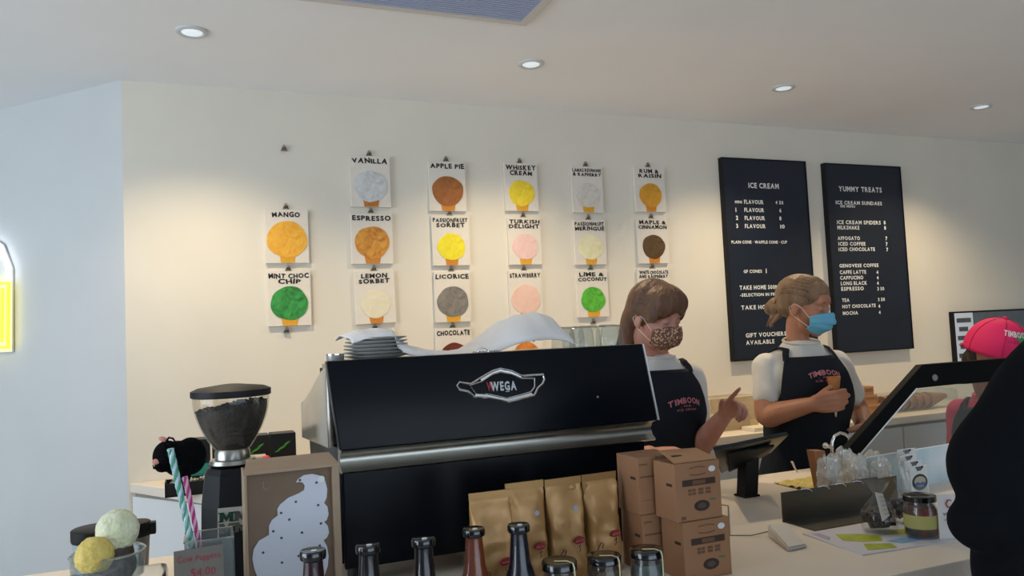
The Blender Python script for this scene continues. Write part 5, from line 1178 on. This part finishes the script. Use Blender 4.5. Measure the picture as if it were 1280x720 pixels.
nt.links.new(vo.outputs['Distance'], cr_.inputs[0]); nt.links.new(cr_.outputs[0], nt.nodes['Principled BSDF'].inputs['Base Color'])
mask('m', L1, F1.root, mm, .945)
hm1 = hair_mat('brown_hair', '553c30', '72543f')
b = MB(); HB = lambda p, r, rot=None: b.ball(L1(*p), r, (R1 @ rot) if rot else R1)
HB((-.014, 0, .040), (.094, .084, .090)); HB((.030, 0, .066), (.070, .076, .058)); HB((.052, .030, .062), (.046, .046, .046), Matrix.Rotation(-.3, 3, 'X')); HB((.052, -.034, .058), (.046, .044, .050))
HB((.074, -.022, .046), (.020, .034, .026), Matrix.Rotation(.5, 3, 'X')); HB((.072, .030, .046), (.020, .034, .026), Matrix.Rotation(-.5, 3, 'X'))
HB((.040, .070, .026), (.030, .016, .034), Matrix.Rotation(-.3, 3, 'Y')); HB((.040, -.072, .026), (.032, .016, .036), Matrix.Rotation(-.3, 3, 'Y'))
limb(b, [L1(-.05, -.03, .01), L1(-.070, -.035, -.03), L1(-.074, -.04, -.085), L1(-.066, -.045, -.14), L1(-.060, -.045, -.19)], [.050, .038, .030, .024, .010])
limb(b, [L1(-.05, .03, .0), L1(-.07, .03, -.05), L1(-.075, .02, -.10)], [.040, .032, .018])
organic('hair', b, hm1, F1.root, vox=.004, smooth=5)
def hp1(az, el, o=.002): return L1(-.014+(.095+o)*cos(el)*cos(az), (.088+o)*cos(el)*sin(az), .038+(.093+o)*sin(el))
cs = []
rnd = random.Random(11)
for k in range(90):
    y = rnd.uniform(-.082, .078); z0 = .125-abs(y)*.5
    x0 = .045; s_ = 1 if y > 0 else -1; e = rnd.uniform(.85, 1)
    cs.append([L1(x0-.03, y*.35, .112-abs(y)*.2), L1(x0+.0, y*.5, .124-abs(y)*.22), L1(x0+.025, y*.62, .118-abs(y)*.25), L1(.092-abs(y)*.25, y*.85, .085), L1(.104-abs(y)*.42, y*e, .052), L1(.102-abs(y)*.48, y*1.04*e, .036-abs(y)*.32+rnd.uniform(-.004, .006))])
strands('fringe_strands', hm1, F1.root, cs, .0020)
cs = []
for k in range(130):
    y = rnd.uniform(-.09, .02); z = rnd.uniform(.0, .10)
    el = rnd.uniform(.0, 1.25); cs.append([hp1(-.7-.3*rnd.random(), el*.9+.15, -.012), hp1(-1.15, el*.92+.10, -.0005), hp1(-1.5, el*.95+.05), hp1(-2.1, el*.75), hp1(-2.6, el*.4-.1), L1(-.096, -.04+rnd.uniform(-.02, .02), -.05), L1(-.084+rnd.uniform(-.015, .02), -.05+rnd.uniform(-.02, .02), -.13), L1(-.064, -.05, -.19+rnd.uniform(-.02, .02))])
strands('ponytail_strands', hm1, F1.root, cs, .0014)
dress(F1, None, [(S1l, E1l), (S1r, E1r)], logo_phi=.22, logo_dz=-.148, sleeve=.52)
# ---- second woman, holding a cone
n2 = facing(1010, radians(30)); N2 = atd(1001, 430, 3.06)
F2 = Fig('woman with blonde bun and blue surgical mask holding a waffle cone', N2, n2, lean=.05, k=1.04)
sk2 = skin_mat('skin_tan', 'b07a5e', 'a46e54')
S2l = N2+F2.s*.146+V((0, 0, -.082)); S2r = N2-F2.s*.150+V((0, 0, -.082))
E2r = atd(958, 520, 2.95); W2r = atd(1016, 505, 2.84)
E2l = atd(1080, 522, 3.20); W2l = atd(1078, 527, 2.99)
E2l = atd(1075, 515, 3.22); W2l = atd(1078, 530, 3.0)
hf2 = facing(1003, radians(66)); hc2 = atd(1006, 383, 3.05); R2 = fmat(hf2-V((0, 0, .22)))
b = MB(); L2 = head(b, hc2, R2, .97)
limb(b, [L2(-.014, 0, -.03), L2(-.022, 0, -.080), N2-n2*.016, N2+V((0, 0, -.05))], [.042, .040, .044, .056])
F2.torso(b, -.008, -.02, -.6)
arm_in(b, S2l, E2l, W2l, (.048, .042, .036, .025)); arm_in(b, S2r, E2r, W2r, (.050, .044, .038, .026))
tc2 = facing(1030, 0); ri2 = V((-tc2.y, tc2.x, 0)); ri2 = ri2 if ri2.dot(Rv) > 0 else -ri2
hand(b, W2r, ri2+V((0, 0, .12))-tc2*.05, -tc2, V((0, 0, 1)), curl=(.75, .75, .8, .85), sc=1.0, thumb=(.7, .45, .5, .3), spread=.03)
hand(b, W2l, V((0, 0, -.8))-ri2*.25+tc2*.5, -ri2, tc2, curl=(.35, .4, .45, .5), sc=.95)
organic('body', b, sk2, F2.root, vox=.0044, smooth=4)
face_bits(L2, R2, F2.root, True, '6a4a34', .97, '4a5a60', sk2)
mask('m', L2, F2.root, mat('surgical_blue', '62a8c4', .7, bump=.1, bscale=300), 1.0, pleats=1)
hm2 = hair_mat('dark_blonde_hair', '6e5440', '8c7056')
b = MB(); HB = lambda p, r, rot=None: b.ball(L2(*p), r, (R2 @ rot) if rot else R2)
HB((-.024, 0, .040), (.100, .082, .086)); HB((.018, 0, .068), (.064, .068, .050)); HB((-.06, 0, -.005), (.055, .062, .050))
HB((.036, .050, .052), (.036, .022, .032)); HB((.036, -.050, .052), (.036, .022, .032))
HB((-.122, .004, -.018), (.034, .036, .036)); HB((-.140, -.012, -.03), (.022, .022, .026)); HB((-.120, .02, -.045), (.024, .02, .022))
limb(b, [L2(-.11, -.005, -.04), L2(-.125, -.01, -.07), L2(-.128, -.012, -.10)], [.016, .011, .004]); limb(b, [L2(-.09, .0, -.04), L2(-.10, -.03, -.07), L2(-.11, -.035, -.09)], [.012, .009, .003])
organic('hair', b, hm2, F2.root, vox=.004, smooth=4)
cs = []
for k in range(190):
    th = rnd.uniform(-1.5, 1.5); y = .083*sin(th); z = .045+.082*cos(th)
    cs.append([L2(.066-abs(y)*.2-.012*(1-cos(th)), y*.72, .024+.062*cos(th)), L2(.058-abs(y)*.15, y*.88, .036+.076*cos(th)-.002), L2(.030, y*.97, z-.004), L2(-.02, y*1.04, z), L2(-.07, y*.95, .02+(z-.02)*.78), L2(-.108, y*.5, (z)*.3-.012), L2(-.124, y*.2, -.018)])
strands('swept_strands', hm2, F2.root, cs, .0014)
cs = []
for k in range(16):
    a = k*.7; q_ = V((rnd.uniform(-1, 1), rnd.uniform(-1, 1), rnd.uniform(-1, 1))).normalized(); u1 = q_.orthogonal().normalized(); u2 = q_.cross(u1); r = rnd.uniform(.028, .038)
    cs.append([L2(*(V((-.126, 0, -.024))+(u1*cos(t)+u2*sin(t))*r)) for t in [i*.42 for i in range(13)]])
for k in range(12): cs.append([L2(-.11, rnd.uniform(-.02, .02), -.04), L2(-.12+rnd.uniform(-.02, .01), rnd.uniform(-.03, .02), -.075), L2(-.125+rnd.uniform(-.025, .015), rnd.uniform(-.035, .02), -.105)])
strands('bun_strands', hm2, F2.root, cs, .0022)
dress(F2, None, [(S2l, E2l), (S2r, E2r)], logo_phi=.10, logo_dz=-.115, sleeve=.60)
# cone in her hand
ct, cbm = atd(1042, 471, 2.865), atd(1045, 521, 2.865)
ax = (ct-cbm).normalized(); Rz = ax.to_track_quat('Z', 'Y').to_matrix().to_4x4(); Lc = (ct-cbm).length
wcn = thing('waffle_cone', 'empty waffle cone in a white paper tip, held by the second woman', 'waffle cone', tuple(cbm))
b = MB(); b.lathe([(.008, Lc*.25), (.024, Lc), (.022, Lc), (.006, Lc*.3)], n=28, capt=False, capb=False); b.xf(Matrix.Translation(cbm) @ Rz); obj('cone', b, m_waf, wcn, smooth=True)
b = MB(); b.lathe([(.002, 0), (.0165, Lc*.62), (.0150, Lc*.62), (.001, .01)], n=24, capt=False); b.xf(Matrix.Translation(cbm) @ Rz); obj('paper_sleeve', b, mat('sleeve_white', 'd4ccc0', .7), wcn, smooth=True)
# ---- staff member in the pink cap, bending behind the display case
n3 = facing(1240, radians(-22)); N3 = atd(1238, 495, 3.44)
F3 = Fig('person in a bright pink cap bending behind the black display case', N3, n3, lean=.22, k=1.02)
sk3 = skin_mat('skin_warm', 'a5725a', '98664e')
S3l = N3+F3.s*.13+V((0, 0, -.07)); S3r = N3-F3.s*.13+V((0, 0, -.07)); dn = V((0, 0, -1))
E3l = S3l+dn*.25+F3.s*.05; W3l = E3l+dn*.19-F3.n*.02; E3r = S3r+dn*.25-F3.s*.03; W3r = E3r+dn*.2-F3.n*.02
hc3 = atd(1246, 449, 3.22); R3 = fmat(facing(1246, radians(62))-V((0, 0, .32)))
b = MB(); L3 = head(b, hc3, R3, 1.10); limb(b, [L3(-.018, 0, -.03), L3(-.024, 0, -.085), N3, N3+V((0, 0, -.05))], [.052, .05, .055, .058])
F3.torso(b, -.008, -.02, -.6); arm_in(b, S3l, E3l, W3l); arm_in(b, S3r, E3r, W3r)
hand(b, W3l, dn+F3.n*.3, -F3.s, F3.n, curl=(.4, .4, .45, .5)); hand(b, W3r, dn+F3.n*.3, F3.s, F3.n, curl=(.4, .4, .45, .5))
organic('body', b, sk3, F3.root, vox=.005, smooth=4); face_bits(L3, R3, F3.root, True, '4a3024', 1.08, '4a3a2a', sk3)
b = MB(); b.ball(L3(-.05, 0, .01), (.062, .078, .07), R3); b.ball(L3(-.09, 0, -.03), (.035, .04, .05), R3); organic('hair', b, hair_mat('dark_hair', '2c2220', '3c2e28'), F3.root, vox=.005)
dress(F3, None, [(S3l, E3l), (S3r, E3r)], logo_phi=0, logo_dz=-.16, sleeve=.8, tee_m=mat('magenta_tshirt', 'a83a56', .85, bump=.1, bscale=30))
m_capp = mat('hot_pink_cotton', 'd8205f', .75, bump=.08, bscale=300)
CR = (.128, .100, .128)
def cs_(az, el, o=0): return L3(-.006+(CR[0]/1.08+o)*cos(el)*cos(az)/1.0, (CR[1]/1.08+o)*cos(el)*sin(az), .036+(CR[2]/1.08+o)*sin(el))
cp = obj('cap', MB().grid(lambda u, v: cs_((u)*2*pi, radians(-8)+v*radians(97)), 48, 16), m_capp, F3.root, smooth=180, mods=[('SOLIDIFY', dict(thickness=.003))], label='bright pink baseball cap')
obj('brim', MB().grid(lambda u, v: L3(.095+.075*v*cos((u-.5)*2.2), (u-.5)*.165*(1-.12*v), .024-.020*v-.03*(u-.5)**2*4), 20, 8), m_capp, cp, smooth=180, mods=[('SOLIDIFY', dict(thickness=.003))])
obj('button', MB().ball(cs_(0, pi/2, .002), .009, sub=2), m_capp, cp, smooth=True)
for k in range(3):
    obj('seam', MB().tube([cs_(k*pi/3, radians(-6)+radians(96)*i/14, .0012) for i in range(15)]+[cs_(k*pi/3+pi, radians(90)-radians(96)*i/14, .0012) for i in range(1, 15)], .0009, 5), mat('cap_seam', 'b01a4c', .8), cp, smooth=True)
obj('strap', MB().tube([cs_(pi+a*.09, radians(-6)+.0*a, .004) for a in range(-7, 8)], .009, 8, flat=.35), mat('cap_strap', '8a1840', .8), cp, smooth=True)
def capf(az0, el0): return lambda x, y: cs_(az0+x/.105, el0+y/.12, .0035)
azl = -.62
b = MB(); N = 22; b.faces([cs_(azl+.16+.20*cos(2*pi*k/N), radians(37)+.17*sin(2*pi*k/N), .0025) for k in range(N)], [tuple(range(N))]); obj('green_patch', b, mat('cap_green', '3f8a3c', .7), cp)
b = MB(); text(b, 'TIMBOON', capf(azl, radians(36)), .022, width=.105, bold=.05); obj('cap_lettering', b, mat('cap_letter', 'd4c8c8', .6), cp)
b = MB(); text(b, 'ICE CREAM', capf(azl-.1, radians(24)), .009, width=.05, bold=.0); obj('cap_lettering', b, mat('cap_letter_dark', '7a1c48', .6), cp)
# ---- customer in black at the right edge
n4 = V((-.35, .94, 0)).normalized(); N4 = atd(1395, 405, 1.26)
F4 = Fig('customer in a black padded jacket at the right edge, seen from behind', N4, n4, k=1.08)
sk4 = sk2; m_jk = mat('black_jacket', '05070b', .9, bump=.35, bscale=12, spec=.15)
S4l = atd(1303, 486, 1.17); S4r = N4-F4.s*.17+V((0, 0, -.06)) 
E4l = atd(1236, 582, 1.15); W4l = atd(1305, 690, 1.10)
if (S4l-N4).dot(F4.s) < 0: S4r = N4+F4.s*.17+V((0, 0, -.06))
E4r = S4r+dn*.26; W4r = E4r+dn*.2+n4*.1
hc4 = N4+V((0, 0, .165)); R4 = fmat(n4)
b = MB(); L4 = head(b, hc4, R4, 1.04); limb(b, [L4(-.018, 0, -.03), L4(-.024, 0, -.085), N4, N4+V((0, 0, -.05))], [.055, .055, .06, .06])
F4.torso(b, -.01, -.02, -.6); arm_in(b, S4l, E4l, W4l); arm_in(b, S4r, E4r, W4r)
sd = 1 if (S4l-N4).dot(F4.s) > 0 else -1
hand(b, W4l, (W4l-E4l).normalized()+V((0, 0, -.2)), F4.s*-sd, n4, curl=(.4, .45, .5, .5)); hand(b, W4r, dn+n4*.4, F4.s*sd, n4, curl=(.4, .45, .5, .5))
organic('body', b, sk4, F4.root, vox=.005, smooth=4); face_bits(L4, R4, F4.root, False, '2a1e18', 1.04, '3a2a1a', sk4)
b = MB(); b.ball(L4(-.02, 0, .035), (.108, .088, .098), R4); b.ball(L4(-.06, 0, -.03), (.06, .075, .07), R4); organic('hair', b, hair_mat('dark_hair', '2c2220', '3c2e28'), F4.root, vox=.005)
b = MB(); F4.torso(b, .022, .012, -.66); limb(b, [S4l+(N4-S4l)*.4, S4l, S4l.lerp(E4l, .5), E4l, E4l.lerp(W4l, .4), W4l], [.070, .064, .060, .058, .054, .042])
limb(b, [S4r+(N4-S4r)*.4, S4r, S4r.lerp(E4r, .5), E4r, E4r.lerp(W4r, .4), W4r-(W4r-E4r)*.05], [.070, .064, .060, .056, .050, .042])
limb(b, [N4+V((0, 0, .02)), N4+V((0, 0, .05))-n4*.01], [.07, .062])
bgc = atd(1226, 655, 1.12)
for o_, r_ in (((0, 0, 0), (.036, .05, .040)), ((.03, -.02, .012), (.04, .05, .048)), ((.045, -.01, -.07), (.045, .06, .09)), ((.09, -.02, -.05), (.06, .06, .11))): b.ball(bgc+V(o_), r_)
organic('jacket', b, m_jk, F4.root, vox=.008, smooth=6)
b = MB(); F4.torso(b, .0, -.50, -.66)
for y in (1, -1):
    hip = F4.N+V((0, 0, -.62))+F4.s*y*.09; limb(b, [hip+V((0, 0, .06)), hip+V((0, 0, -.1)), V((hip.x, hip.y, .47)), V((hip.x, hip.y, .06))], [.095, .088, .064, .05])
organic('trousers', b, m_trous, F4.root, vox=.012)
for y in (1, -1):
    hip = F4.N+F4.s*y*.09; c = V((hip.x+n4.x*.04, hip.y+n4.y*.04, .035)); b = MB(); b.ball(c, (.13, .048, .04), fmat(n4))
    for v in b.bm.verts: v.co.z = max(.001, v.co.z)
    obj('shoe', b, m_shoe, F4.root, smooth=True)
